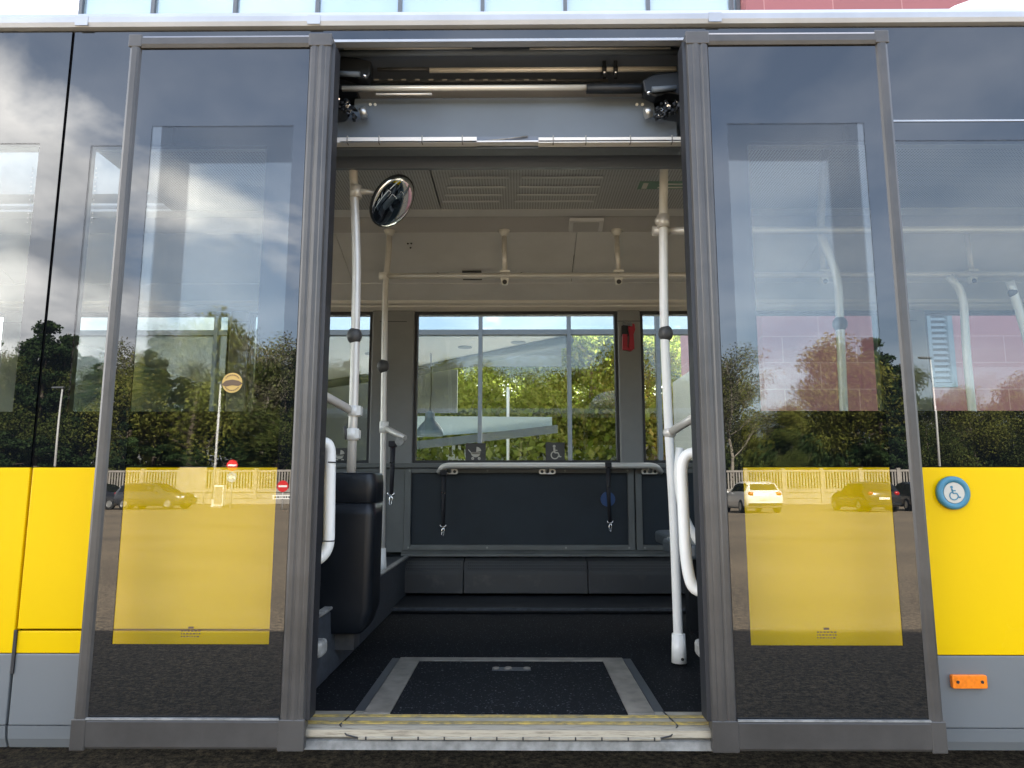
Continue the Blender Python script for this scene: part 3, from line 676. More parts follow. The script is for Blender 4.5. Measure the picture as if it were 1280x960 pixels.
# --- window pictograms
def picto(px0, px1, py0, py1, kind):
    Y = FY + .014
    x0, z1 = at(px0, py0, Y); x1, z0 = at(px1, py1, Y)
    s = B('window_pictogram', MB().box((x0, Y, z0), (x1, Y + .002, z1)), M['stick'], label='dark square window sticker with white ' + ('pram' if kind == 'pram' else 'wheelchair') + ' symbol')
    cx, cz = (x0 + x1) / 2, (z0 + z1) / 2; w_ = (x1 - x0); m = MB(); Yf = Y - .001; yb = Y - .0002
    q = lambda a: (cx + a[0] * w_, cz + a[1] * w_)
    def disc(c, r, r_in=0, n=18, a0=0, a1=360):
        for k in range(n):
            A, Bq = R(a0 + (a1 - a0) * k / n), R(a0 + (a1 - a0) * (k + 1) / n)
            m.prism([q((c[0] + r_in * math.cos(A), c[1] + r_in * math.sin(A))), q((c[0] + r * math.cos(A), c[1] + r * math.sin(A))), q((c[0] + r * math.cos(Bq), c[1] + r * math.sin(Bq))), q((c[0] + r_in * math.cos(Bq), c[1] + r_in * math.sin(Bq)))], 'y', yb, Yf)
    def bar(a, b, t):
        a, b = Vector(a), Vector(b); d = (b - a).normalized(); nn = Vector((-d.y, d.x)) * t / 2
        m.prism([q(a - nn), q(b - nn), q(b + nn), q(a + nn)], 'y', yb, Yf)
    if kind == 'pram':
        disc((-.14, -.30), .07, .02); disc((.18, -.30), .07, .02)
        disc((0, 0), .24, .0, 16, 180, 360); disc((.03, .02), .26, 0, 10, 10, 85)
        bar((-.24, 0), (-.36, .14), .045); bar((-.2, -.05), (.2, -.05), .06)
    else:
        disc((-.05, .30), .075); bar((-.05, .22), (-.03, -.04), .10); bar((-.03, -.04), (.15, -.04), .07); bar((.15, -.04), (.24, -.26), .06); bar((.24, -.26), (.32, -.24), .05); bar((-.03, .10), (.12, .08), .045)
        disc((-.02, -.16), .22, .165, 18, 100, 350)
    B('pictogram_symbol', m, M['stickfg'], s)
picto(582, 607, 554, 577, 'pram'); picto(682, 706, 553, 577, 'chair'); picto(414, 435, 560, 577, 'pram')
# --- door header mechanism
HY = .22
B('header_back', MB().box((DX0 - .1, .42, 2.27), (DX1 + .1, .44, 2.60)), M['headback'])
B('header_top', MB().box((DX0 - .1, .04, 2.585), (DX1 + .1, .42, 2.592)), M['headback'])
B('header_bottom', MB().box((DX0 - .05, .24, 2.262), (DX1 + .05, .30, 2.27)), M['header'])
xa, xb = at(448, 130, HY)[0], at(812, 130, HY)[0]; z1, z0 = at(640, 122, HY)[1], at(640, 178, HY)[1]
cv = MB().prism([(xa - .015, z1), (xa - .02, z1 - .05), (xa - .045, z1 - .09), (xa - .1, z1 - .10), (xa - .1, z0), (xb + .1, z0), (xb + .1, z1 - .10), (xb + .045, z1 - .09), (xb + .02, z1 - .05), (xb + .015, z1)], 'y', HY, HY + .012)
hc = B('header_cover', cv, M['header'], bevel=.003)
for px in (463, 469, 796, 803): x, z = at(px, 131, HY); B('screw', MB().lathe((x, HY - .004, z), [(.0055, 0), (.0055, .004)], 'y', 10), M['signwhite'], hc)
def rod(px0, px1, py, Y, r, m, name='drive_rod'):
    x0, z = at(px0, py, Y); x1, _ = at(px1, py, Y); return B(name, MB().tube([(x0, Y, z), (x1, Y, z)], r), m)
M['rodwhite'] = mat('pale_rod', (.70, .67, .60), .3, metal=.3)
rod(430, 590, 61, .10, .004, M['rodwhite'], 'light_strip'); rod(662, 838, 61, .10, .004, M['rodwhite'], 'light_strip')
rod(425, 850, 67, .12, .012, M['header'], 'upper_rail')
rod(537, 845, 88, .2, .0095, M['rodwhite']); rod(472, 537, 87, .2, .007, M['heater'])
rod(428, 733, 111, .16, .0105, M['rodwhite']); rod(733, 826, 111, .16, .018, M['dark'], 'motor_tube')
rod(462, 760, 102, .24, .006, M['heater']); rod(470, 540, 118, .15, .004, M['rodwhite'])
for i in range(14):
    x, z = at(468 + i * 17, 101, .23); B('spindle_thread', MB().box((x, .222, z - .003), (x + .018, .225, z + .003)), M['trimedge'])
for px in (755, 769):
    x, z = at(px, 88, .2); B('rod_clamp', MB().tube([(x - .008, .2, z), (x + .008, .2, z)], .017).box((x - .006, .185, z - .035), (x + .006, .2, z + .03)), M['dark'])
    B('clamp_bolt', MB().ball((x, .183, z - .018), .006), M['chrome'])
def lobe(pxs, name='swing_arm'):
    Y = .13; ps = [at(a, b, Y) for a, b in pxs]; return B(name, MB().prism(ps, 'y', Y, Y + .05), M['dark'], bevel=.006)
la = lobe([(413, 76), (425, 70), (447, 72), (464, 76), (463, 92), (458, 99), (445, 97), (430, 92), (413, 88)])
ra = lobe([(803, 100), (815, 93), (835, 90), (858, 88), (858, 120), (835, 116), (820, 121), (806, 115)])
x, z = at(456, 95, .125); B('arm_bolt', MB().ball((x, .125, z), .008), M['chrome'], la)
x, z = at(811, 116, .125); B('arm_bolt', MB().ball((x, .125, z), .008), M['chrome'], ra)
B('arm_cap', MB().tube([at3 for at3 in [(at(424, 92, .12)[0], .12, at(424, 92, .12)[1]), (at(450, 93, .12)[0], .12, at(450, 93, .12)[1])]], .010), M['header'], la)
B('arm_cap', MB().tube([(at(815, 112, .12)[0], .12, at(815, 112, .12)[1]), (at(845, 110, .12)[0], .12, at(845, 110, .12)[1])], .010), M['header'], ra)
rnd = random.Random(3)
for cx_, sg in ((418, 1), (846, -1)):
    ch = MB(); bl = MB()
    for i in range(46):
        u = rnd.random(); px = cx_ + sg * (u * 32 - 4); py = (126 + u * 14) if sg > 0 else (142 - (1 - u) * 4 - 8 * (1 - u))
        x, z = at(px, py + rnd.uniform(-5, 7), .17 + rnd.uniform(-.03, .03)); r = rnd.uniform(.003, .007)
        (bl if i % 5 == 0 else ch).tube([(x, .15, z), (x + rnd.uniform(-.008, .008), .17, z + rnd.uniform(-.008, .008))], r, 8)
    lk = B('lever_linkage', ch, M['dark']); B('linkage_bolts', bl, M['chrome'], lk)
    x, z = at(cx_ + sg * 36, 140, .18); B('linkage_hub', MB().tube([(x - .012, .18, z - .006), (x + .012, .18, z)], .02), M['alu'])
    x, z = at(cx_ + sg * 12, 112, .18); B('linkage_plate', MB().box((x - .05, .16, z - .01), (x + .045, .30, z + .008)), M['dark'])
for a, b in ((417, 596), (673, 858)):
    x0, z = at(a, 176, .2); x1, _ = at(b, 176, .2)
    st = B('light_strip', MB().prism([(.19, z - .012), (.19, z + .008), (.205, z + .014), (.225, z + .01), (.225, z - .012)], 'x', x0, x1), M['mould'])
    cl = MB()
    for t in (.1, .32, .62, .9): xx = x0 + (x1 - x0) * t; cl.box((xx - .002, .188, z - .013), (xx + .002, .21, z + .0145))
    B('strip_clips', cl, M['trimedge'], st)
x0, z = at(596, 176, .22); x1, _ = at(673, 176, .22); B('strip_gap', MB().box((x0, .215, z - .01), (x1, .225, z + .014)), M['headback'])
B('header_wire', MB().tube([(x0 + .02, .205, z - .01), ((x0 + x1) / 2, .205, z), (x1 - .04, .21, z + .012)], .003, 8), M['trimedge'])
B('strip_lip', MB().box((DX0, .19, z - .020), (DX1, .22, z - .0145)), M['wallp'])

# --- the two door leaves
def leaf(x0, x1, inner, label):
    """outer stile narrow, inner stile (towards the doorway) wide and ridged"""
    lf = world_empty('door_leaf', ((x0 + x1) / 2, -.12, .27)); lf.parent = bus
    lf.location = ((x0 + x1) / 2, -.12 - 1.2, .27); PO[lf.name] = ((x0 + x1) / 2, -.12, .27)
    lf['label'] = label
    zb, zt = .268, 2.482; YF, YB = -.142, -.098
    iw, ow = .072, .040
    if inner > 0: gx0, gx1 = x0 + ow, x1 - iw
    else: gx0, gx1 = x0 + iw, x1 - ow
    gz0, gz1 = .355, 2.436
    def stile(a, b, ridges):
        w_ = b - a; pr = []
        n = 6
        if ridges:
            ups = [(0, .012), (.05, .004), (.14, .001), (.30, .0), (.36, .003), (.41, .0035), (.46, .001), (.60, -.001), (.70, .001), (.75, .003), (.80, .0015), (.94, .003), (1, .012)]
        else:
            ups = [(0, .012), (.10, .004), (.3, .0), (.7, .0), (.88, .003), (1, .010)]
        if inner < 0: ups = [(1 - u, d) for u, d in ups][::-1]
        pr = [(a + u * w_, YF + d) for u, d in ups] + [(b, YB), (a, YB)]
        return MB().prism(pr, 'z', zb, zt)
    li = (gx1, x1) if inner > 0 else (x0, gx0); lo = (x0, gx0) if inner > 0 else (gx1, x1)
    B('inner_stile', stile(*li, True).shear(), M['rubber'], lf, .0015)
    B('outer_stile', stile(*lo, False).shear(), M['rubber'], lf, .0015)
    B('top_rail', MB().prism([(YF + .004, gz1), (YF, gz1 + .012), (YF, zt - .012), (YF + .008, zt - .002), (YB, zt - .002), (YB, gz1)], 'x', gx0, gx1).shear(), M['rubber'], lf)
    B('bottom_rail', MB().prism([(YF + .006, gz0), (YF, gz0 - .01), (YF + .001, zb + .01), (YF + .006, zb + .003), (YB, zb + .003), (YB, gz0)], 'x', gx0, gx1).shear(), M['rubber'], lf)
    B('rail_lip', MB().box((gx0, YF - .002, gz0 - .004), (gx1, YF + .006, gz0 + .001)).shear(), M['trimedge'], lf)
    for xa, xb in (li, lo):
        B('corner_piece', MB().box((xa - .002, YF - .001, zt - .044), (xb + .002, YF + .006, zt + .001)).shear(), M['rubber2'], lf, .003)
        B('corner_piece', MB().box((xa - .002, YF - .001, zb - .001), (xb + .002, YF + .006, zb + .085)).shear(), M['rubber'], lf, .003)
    sx = (x1, x1 + .012) if inner > 0 else (x0 - .012, x0)
    B('nose_seal', MB().box((sx[0], YF + .012, zb + .08), (sx[1], YB + .03, zt - .03)).shear(), M['seal'], lf)
    cx0, cx1 = (gx0 + .052, gx1 - .042) if inner > 0 else (gx0 + .050, gx1 - .056)
    cz0, cz1 = .556, 2.165; ya, yb = -.132, -.127
    f = MB().box((gx0, ya, gz0), (gx1, yb, cz0)).box((gx0, ya, cz1), (gx1, yb, gz1)).box((gx0, ya, cz0), (cx0, yb, cz1)).box((cx1, ya, cz0), (gx1, yb, cz1))
    B('enamel_border', f.shear(), M['frit'], lf)
    B('door_glass', MB().box((cx0, ya, cz0), (cx1, yb, cz1)).shear(), M['leafpane'], lf)
    # maker's stamp: a few unreadable dashes
    sx_ = (cx0 + cx1) / 2; s = MB(); rr_ = random.Random(5)
    s.box((sx_ - .008, ya - .0008, .600), (sx_ + .008, ya - .0003, .606))
    for j in range(3):
        xx = sx_ - .028
        while xx < sx_ + .026:
            w_ = rr_.uniform(.003, .008); s.box((xx, ya - .0008, .592 - j * .008), (xx + w_, ya - .0003, .5955 - j * .008)); xx += w_ + .003
    B('glass_stamp', s.shear(), M['brown'], lf)
    return lf
lfL = leaf(-1.277, -.612, 1, 'left open door leaf with tall glass and round gold sticker')
lfR = leaf(.549, 1.205, -1, 'right open door leaf with tall glass beside the doorway')
x, z = at(289, 478, -.135)
B('round_sticker', MB().lathe((x, -.1335 + (z - .27) * TILT, z), [(.031, 0), (.031, .0008)], 'y', 28), M['gold'], lfL, label='round gold sticker with brown band on the left door glass')
band_ = MB().prism([(x - .033, z - .006), (x - .02, z + .006), (x, z + .010), (x + .02, z + .006), (x + .033, z - .002), (x + .02, z - .010), (x, z - .008), (x - .02, z - .012)], 'y', -.1345 + (z - .27) * TILT, -.1337 + (z - .27) * TILT)
B('sticker_band', band_, M['brown'], lfL)
ring = MB()
for k in range(9):
    for s_ in (1, -1):
        a = R(90 * s_ + (k - 4) * 13); ring.box((x + .024 * math.cos(a) - .0016, -.1345 + (z - .27) * TILT, z + .024 * math.sin(a) - .0016), (x + .024 * math.cos(a) + .0016, -.1337 + (z - .27) * TILT, z + .024 * math.sin(a) + .0016))
B('sticker_print', ring, M['brown'], lfL)
# --- wheelchair button and side marker
x, z = at(1190, 616, 0)
yo = (z - .27) * TILT
bt = B('request_button', MB().lathe((x, 0, z), [(.052, 0), (.0515, -.010), (.047, -.014), (.035, -.014), (.033, -.009)], 'y', 36), M['blue'], label='blue ringed round wheelchair request button on the yellow panel')
B('button_face', MB().lathe((x, 0, z), [(.033, -.0095), (.032, -.012)], 'y', 32), M['stickfg'], bt)
sy = MB(); k_ = .075
def bb(a, b, t=.05):
    a = Vector((x + a[0] * k_, z + a[1] * k_)); b = Vector((x + b[0] * k_, z + b[1] * k_)); d = (b - a).normalized(); nn = Vector((-d.y, d.x)) * t * k_ / 2
    sy.prism([tuple(a - nn), tuple(b - nn), tuple(b + nn), tuple(a + nn)], 'y', -.0132, -.0121)
sy.lathe((x - .10 * k_, -.0132, z + .24 * k_), [(.055 * k_, 0), (.055 * k_, .001)], 'y', 12)
bb((-.10, .18), (-.06, -.02), .06); bb((-.06, -.02), (.10, -.02)); bb((.10, -.02), (.18, -.20)); bb((.18, -.20), (.25, -.17)); bb((-.08, .09), (.06, .09))
for i in range(14):
    a0, a1 = R(120 + 220 * i / 14), R(120 + 220 * (i + 1) / 14); bb((-.03 + .17 * math.cos(a0), -.12 + .17 * math.sin(a0)), (-.03 + .17 * math.cos(a1), -.12 + .17 * math.sin(a1)), .045)
B('button_symbol', sy, M['blue'], bt)
x0, z1 = at(1186.5, 842.5, 0); x1, z0 = at(1231.5, 859.5, 0)
mk = B('side_marker', MB().prism(rrect((x0 + x1) / 2, (z0 + z1) / 2, (x1 - x0) / 2, (z1 - z0) / 2, .005), 'y', -.014, 0), M['orange'], bevel=.002, label='orange side marker reflector on the grey panel')
B('marker_screws', MB().lathe((x0 + .016, -.016, (z0 + z1) / 2), [(.0045, 0), (.0045, .003)], 'y', 10).lathe((x1 - .016, -.016, (z0 + z1) / 2), [(.0045, 0), (.0045, .003)], 'y', 10), M['seal'], mk)
# ends of the bus body and its wheels
for xx in (X0, X1):
    s_ = 1 if xx > 0 else -1
    B('end_wall', MB().box((xx, .02, .28), (xx + .04 * s_, 2.48, 1.15)), M['yellow'])
    B('end_window', MB().box((xx, .02, 1.15), (xx + .03 * s_, 2.48, 2.6)), M['pane'])
for xx in (-4.4, 4.4):
    for yy in (.10, 2.36):
        wv = B('wheel', MB().lathe((xx, yy, .48), [(.3, -.12), (.46, -.12), (.48, -.08), (.48, .08), (.46, .12), (.3, .12)], 'y', 32), M['tyre'])
        B('rim', MB().lathe((xx, yy, .48), [(.28, -.125), (.1, -.10), (.1, .10), (.28, .125)], 'y', 24), M['alu'], wv)

# ================================================================== loose things in the bus
hx_, hz_ = at(785, 421, 2.33)
hm = world_empty('safety_hammer', (hx_, 2.33, hz_)); tag(hm, 'red emergency window hammer in its holder on the grey window pillar', 'hammer')
Ph = lambda l: [at(a, b, 2.33) for a, b in l]
B('handle', MB().prism(Ph([(786, 404), (793, 405), (794, 412), (792, 418), (793, 436), (789, 439), (785, 438), (787, 420), (785, 411)]), 'y', 2.322, 2.345), M['red'], hm, .003)
B('hammer_head', MB().prism(Ph([(779, 402), (790, 404), (790, 409), (778, 407)]), 'y', 2.315, 2.335), M['chrome'], hm, .002)
B('holder', MB().prism(Ph([(778, 418), (784, 418), (784, 434), (790, 436), (789, 439), (778, 437)]), 'y', 2.318, 2.347), M['red'], hm, .002)
B('holder_back', MB().prism(Ph([(777, 407), (786, 407), (786, 420), (777, 420)]), 'y', 2.338, 2.348), M['dark'], hm)
def strap(px, py0, py1, Y, label, lean=0):
    x, z0 = at(px, py0, Y); _, z1 = at(px, py1, Y)
    s = world_empty('restraint_strap', (x, Y, z0)); tag(s, label, 'strap', 'wheelchair restraint straps')
    zm = z1 + .055
    B('webbing', MB().tube([(x, Y, z0 + .02), (x, Y, (z0 + zm) / 2), (x + lean, Y, zm)], [.016, .013, .010], 8), M['belt'], s)
    B('loop', MB().box((x - .02, Y - .025, z0 - .012), (x + .02, Y + .025, z0 + .02)), M['belt'], s, .004)
    h = MB().tube([(x + lean - .018, Y - .01, zm + .012), (x + lean - .016, Y - .01, zm), (x + lean, Y - .01, zm - .006), (x + lean + .016, Y - .01, zm), (x + lean + .018, Y - .01, zm + .012)], .0032, 8)
    h.tube([(x + lean, Y - .01, zm), (x + lean + .009, Y - .01, zm - .022), (x + lean + .003, Y - .01, zm - .058), (x + lean - .009, Y - .01, zm - .05), (x + lean - .007, Y - .01, zm - .022), (x + lean, Y - .01, zm)], .0032, 8)
    B('snap_hook', h, M['chrome'], s)
    mzz = z0 - (z0 - zm) * .38; B('adjuster', MB().box((x - .012, Y - .018, mzz), (x - .004, Y - .012, mzz + .008)).box((x + .006, Y - .018, mzz), (x + .012, Y - .012, mzz + .008)), M['chrome'], s)
strap(555, 592, 669, RY2 + .02, 'black strap with chrome snap hook hanging at the left end of the wall rail')
strap(760, 582, 664, RY2, 'black strap with small hook hanging in front of the blue button', .006)
strap(491, 556, 631, 1.55, 'black strap with chrome hook hanging from the thin pole beside the bin', -.002)

# ================================================================== glass building behind the bus
BY = 8.5
gb = world_empty('glass_building', (-1.8, BY + 2.5, 0)); tag(gb, 'tall glass fronted building behind the bus with grey mullions', 'building')
GX0, GX1, HT = -7.25, 3.62, 9.15
mxs = [ .78 + 1.365 * k for k in range(-6, 3)] ; mxs = [x for x in mxs if GX0 < x < GX1]
zt1 = 3.33; lev = [0, zt1, 3.75, 5.4, 7.2, HT]
bxs = [GX0] + mxs + [GX1]
for a, b in zip(bxs[:-1], bxs[1:]):
    for k in range(5):
        z0, z1 = lev[k] + .04, lev[k + 1] - .04
        if k == 0: m = M['clearfac'] if b <= .80 else M['clearfac']
        elif k == 1: m = M['facglass']
        else: m = M['spandrel']
        B('glass_panel', MB().box((a + .03, BY, z0), (b - .03, BY + .02, z1)), m, gb)
for x in bxs: B('mullion', MB().box((x - .03, BY - .06, 0), (x + .03, BY + .08, HT)), M['mullion'], gb)
for z in lev: B('transom', MB().box((GX0, BY - .045, max(0, z - .04)), (GX1, BY + .06, z + .04)), M['mullion'], gb)
B('upper_block', MB().box((GX0, BY + .12, 3.75), (GX1, BY + 1.4, HT - .02)), M['ceilgrey'], gb)
B('indoor_floor', MB().box((GX0, BY + .05, 0), (GX1, BY + 5.4, .03)), M['intfloor'], gb)
# white ceiling with a slanting edge, dark beam along it
cpts = [(GX0, BY + .15), (.76, BY + .15), (-1.9, BY + 3.0), (-4.7, BY + 5.3), (GX0, BY + 5.3)]
B('ceiling', MB().prism(cpts, 'z', 3.30, 3.36), M['ceilwhite'], gb)
g0, g1 = at(520, 458, BY + 3.2), at(702, 458, BY + 3.2)
B('hanging_partition', MB().box((g0[0], BY + 3.2, g0[1]), (g1[0], BY + 3.26, 4.2)), M['ceilgrey'], gb)
B('side_wall', MB().box((GX0 - .06, BY + .1, 0), (GX0, BY + 5.3, 3.74)), M['ceilgrey'], gb)
B('roof_slab', MB().prism([(GX0, BY + 1.42), (.0, BY + 1.42), (-1.9, BY + 3.0), (-4.7, BY + 5.3), (GX0, BY + 5.3)], 'z', 3.75, 3.9), M['ceilgrey'], gb)
bm_ = MB(); bm_.tube([(.80, BY + .15, 3.25), (-1.9, BY + 3.0, 3.25), (-4.7, BY + 5.3, 3.25)], .12, 4); B('ceiling_beam', bm_, M['mullion'], gb)
B('back_wall', MB().box((GX0, BY + 5.2, .03), (-2.75, BY + 5.28, 3.3)), M['ceilgrey'], gb)
g0, g1 = at(505, 516, BY + 3.4), at(572, 455, BY + 3.4)
B('partition', MB().box((g0[0], BY + 3.4, g0[1]), (g1[0], BY + 3.46, 3.3)), M['ceilgrey'], gb)
B('partition', MB().box((GX1 - .1, BY + .1, .03), (GX1, BY + 5.3, 3.3)), M['ceilwhite'], gb)
for x in np.arange(GX0, .8, 2.7): B('back_mullion', MB().box((x - .04, BY + 5.3, 0), (x + .04, BY + 5.38, 3.3)), M['mullion'], gb) if x < -2 else None
for cx_, cy_ in ((-.9, BY + 1.0), (.0, BY + .6), (-2.6, BY + 1.6)):
    B('ceiling_spot', MB().lathe((cx_, cy_, 3.285), [(.12, 0), (.12, .012)], 'z', 20), M['ceilgrey'], gb)
lx, lz = at(537, 545, BY + 1.6); 
pd = world_empty('pendant_lamp', (lx, BY + 1.6, lz)); tag(pd, 'dark bell shaped pendant lamp hanging behind the facade glass', 'lamp')
B('lamp_shade', MB().lathe((lx, BY + 1.6, lz), [(.24, 0), (.23, .10), (.16, .2), (.09, .27), (.085, .40), (.03, .44)], 'z', 24), M['louvre'], pd)
B('cord', MB().tube([(lx, BY + 1.6, lz + .42), (lx + .02, BY + 1.6, lz + .8), (lx, BY + 1.6, 3.3)], .012, 6), M['seal'], pd)
# pale and dark bands added inside, shaped as a reflection in the facade glass
rl_ = world_empty('reflection_bands', (-1, BY + 2.6, 0)); tag(rl_, 'pale blue band over a sloping dark band, added as a reflection in the facade', 'reflection')
q0, q1 = at(505, 520, BY + 2.6), at(690, 520, BY + 2.6)
r0, r1 = at(505, 560, BY + 2.55), at(697, 538, BY + 2.55)
B('panel', MB().prism([(q0[0], q0[1] - .42), (q1[0], q1[1] - .22), (q1[0], q1[1] - .02), (q0[0], q0[1])], 'y', BY + 2.6, BY + 2.64), M['paleblue'], rl_)
B('reflection_dark_band', MB().prism([(r0[0], r0[1] - .05), (r1[0], r1[1] - .05), (r1[0], r1[1] + .10), (r0[0], r0[1] + .10)], 'y', BY + 2.5, BY + 2.58), M['mullion'], rl_)

# brick building right
bb_ = world_empty('brick_building', (10, BY + 2.5, 0)); tag(bb_, 'pink block walled building with louvred window behind the bus', 'building')
wx0, wx1 = at(1160, 450, BY - .3)[0], at(1193, 450, BY - .3)[0]; wz1, wz0 = at(1170, 385, BY - .3)[1], at(1170, 484, BY - .3)[1]
wl = MB(); ya, yb = BY - .3, BY + 5
wl.box((3.66, ya, 0), (wx0, yb, HT + .2)); wl.box((wx1, ya, 0), (26, yb, HT + .2)); wl.box((wx0, ya, 0), (wx1, yb, wz0)); wl.box((wx0, ya, wz1), (wx1, yb, HT + .2))
B('wall', wl, M['brick'], bb_)
lo = MB().box((wx0, ya - .03, wz0), (wx0 + .07, ya + .1, wz1)).box((wx1 - .07, ya - .03, wz0), (wx1, ya + .1, wz1)).box((wx0 + .07, ya - .03, wz0), (wx1 - .07, ya + .1, wz0 + .06)).box((wx0 + .07, ya - .03, wz1 - .06), (wx1 - .07, ya + .1, wz1))
wn = B('window', lo, M['louvre'], bb_)
sl2 = MB(); zz_ = wz0 + .08
while zz_ < wz1 - .1: sl2.prism([(ya, zz_), (ya + .05, zz_ + .05), (ya + .06, zz_ + .045), (ya + .01, zz_ - .005)], 'x', wx0 + .07, wx1 - .07); zz_ += .085
B('slats', sl2, mat('pale_slat', (.22, .26, .30), .5), wn)
B('window_back', MB().box((wx0 + .05, ya + .09, wz0 + .03), (wx1 - .05, ya + .12, wz1 - .03)), M['seal'], wn)

# ================================================================== trees
def trunk_tubes(mb, rnd, h, r, spread, nl, lean=0):
    pts = []; x = y = 0
    for i in range(7):
        t = i / 6; pts.append((x, y, h * t)); x += rnd.uniform(-.04, .04) * h; y += rnd.uniform(-.02, .02) * h
    mb.tube(pts, [r * (1 - .85 * i / 6) for i in range(7)], 8)
    tips = []
    for i in range(nl):
        t = rnd.uniform(.22, .95); j = min(5, int(t * 6)); p = Vector(pts[j]).lerp(Vector(pts[j + 1]), t * 6 - j)
        a = rnd.uniform(0, 6.28); L_ = spread * (1.15 - t * .75) * rnd.uniform(.6, 1.1)
        q1 = p + Vector((math.cos(a) * L_ * .5, math.sin(a) * L_ * .5, L_ * .30)); q2 = p + Vector((math.cos(a) * L_, math.sin(a) * L_, L_ * .75))
        mb.tube([p, q1, q2], [r * .35 * (1 - t * .6), r * .2 * (1 - t * .6), r * .05], 5)
        tips += [q1, q2]
        for k in range(3):
            b = a + rnd.uniform(-1, 1); s = p.lerp(q2, rnd.uniform(.3, .9)); e = s + Vector((math.cos(b), math.sin(b), rnd.uniform(.2, 1.3))) * L_ * .4
            mb.tube([s, e], [r * .10, r * .02], 4); tips.append(e)
    tips.append(Vector(pts[-1])); return tips
def leaves(rng, centres, rad, n, size, flat=.8):
    c = centres[rng.integers(0, len(centres), n)]
    d = rng.normal(0, 1, (n, 3)); d /= np.linalg.norm(d, axis=1)[:, None]; rr_ = rad[:, None] if hasattr(rad, '__len__') else rad
    p = c + d * rr_ * (rng.random((n, 1)) ** .5) * np.array([1, 1, flat])
    u = rng.normal(0, 1, (n, 3)); u /= np.linalg.norm(u, axis=1)[:, None]; v = np.cross(u, rng.normal(0, 1, (n, 3))); v /= np.linalg.norm(v, axis=1)[:, None]
    s = size * rng.uniform(.5, 1.3, (n, 1)); 
    V = np.stack([p - u * s, p + v * s * .6, p + u * s, p - v * s * .6], 1).reshape(-1, 3)
    return V
def leaf_obj(name, V, m, parent):
    n = len(V) // 4; me = bpy.data.meshes.new(name); me.vertices.add(n * 4); me.vertices.foreach_set('co', V.astype(np.float32).ravel())
    me.loops.add(n * 4); me.loops.foreach_set('vertex_index', np.arange(n * 4)); me.polygons.add(n)
    me.polygons.foreach_set('loop_start', np.arange(n) * 4); me.polygons.foreach_set('loop_total', np.full(n, 4)); me.update(calc_edges=True)
    me.materials.append(m); o = bpy.data.objects.new(name, me); col.objects.link(o); o.parent = parent; return o
def make_tree(seed, h, spread, n, size, m, bark, kind, name='tree'):
    rnd = random.Random(seed); rng = np.random.default_rng(seed)
    root = empty(name, (0, 0, 0)); tm = MB()
    if kind == 'conifer':
        tm.tube([(0, 0, 0), (0, 0, h)], [.25, .03], 8); C_ = []
        for i in range(70):
            t = rnd.uniform(.08, 1); r = spread * (1 - t) ** .8 + .15; a = rnd.uniform(0, 6.28); k = rnd.uniform(.4, 1)
            C_.append((math.cos(a) * r * k, math.sin(a) * r * k, h * t - .2 * k))
            if i % 2 == 0: tm.tube([(0, 0, h * t), (math.cos(a) * r, math.sin(a) * r, h * t - .3)], [.05, .01], 4)
        V = leaves(rng, np.array(C_), .75, n, size, .5)
    else:
        tips = trunk_tubes(tm, rnd, h * .92, .2 if kind != 'thin' else .12, spread, 16 if kind != 'bare' else 22)
        C_ = np.array([tuple(t) for t in tips])
        V = leaves(rng, C_, {'full': 1.15, 'bare': .9, 'thin': .6, 'bush': .8}[kind] * spread / 3.2, n, size)
    tm.build('trunk', bark, root, fix=False); leaf_obj('crown', V, m, root)
    return root
T = {
 'conifer': make_tree(1, 13.5, 3.4, 16000, .14, M['leaf_dark'], M['bark'], 'conifer', 'conifer_tree'),
 'spring': make_tree(2, 12.5, 4.0, 15000, .12, M['leaf_spring'], M['bark'], 'full', 'spring_tree'),
 'spring2': make_tree(12, 11, 3.6, 15000, .11, M['leaf_mid'], M['bark'], 'full', 'green_tree'),
 'bare': make_tree(3, 13.5, 4.2, 7000, .09, M['leaf_twig'], M['palebark'], 'bare', 'bare_tree'),
 'bare2': make_tree(8, 12, 3.6, 6000, .09, M['leaf_twig'], M['bark'], 'bare', 'bare_tree'),
}
used = set()
lab = {'conifer': 'dark green conifer', 'spring': 'yellow green tree in fresh leaf', 'spring2': 'mid green leafy tree', 'bare': 'tall nearly bare tree with pale trunk', 'bare2': 'nearly bare brown tree'}
def put_tree(k, x, y, s, where):
    o = T[k] if k not in used else copy_tree(T[k]); used.add(k)
    o.location = (x, y, 0); o.scale = (s, s, s * random.uniform(.95, 1.05)); o.rotation_euler.z = random.uniform(0, 6.28)
    tag(o, lab[k] + ' ' + where, 'tree', lab[k] + 's ' + where)
row = []
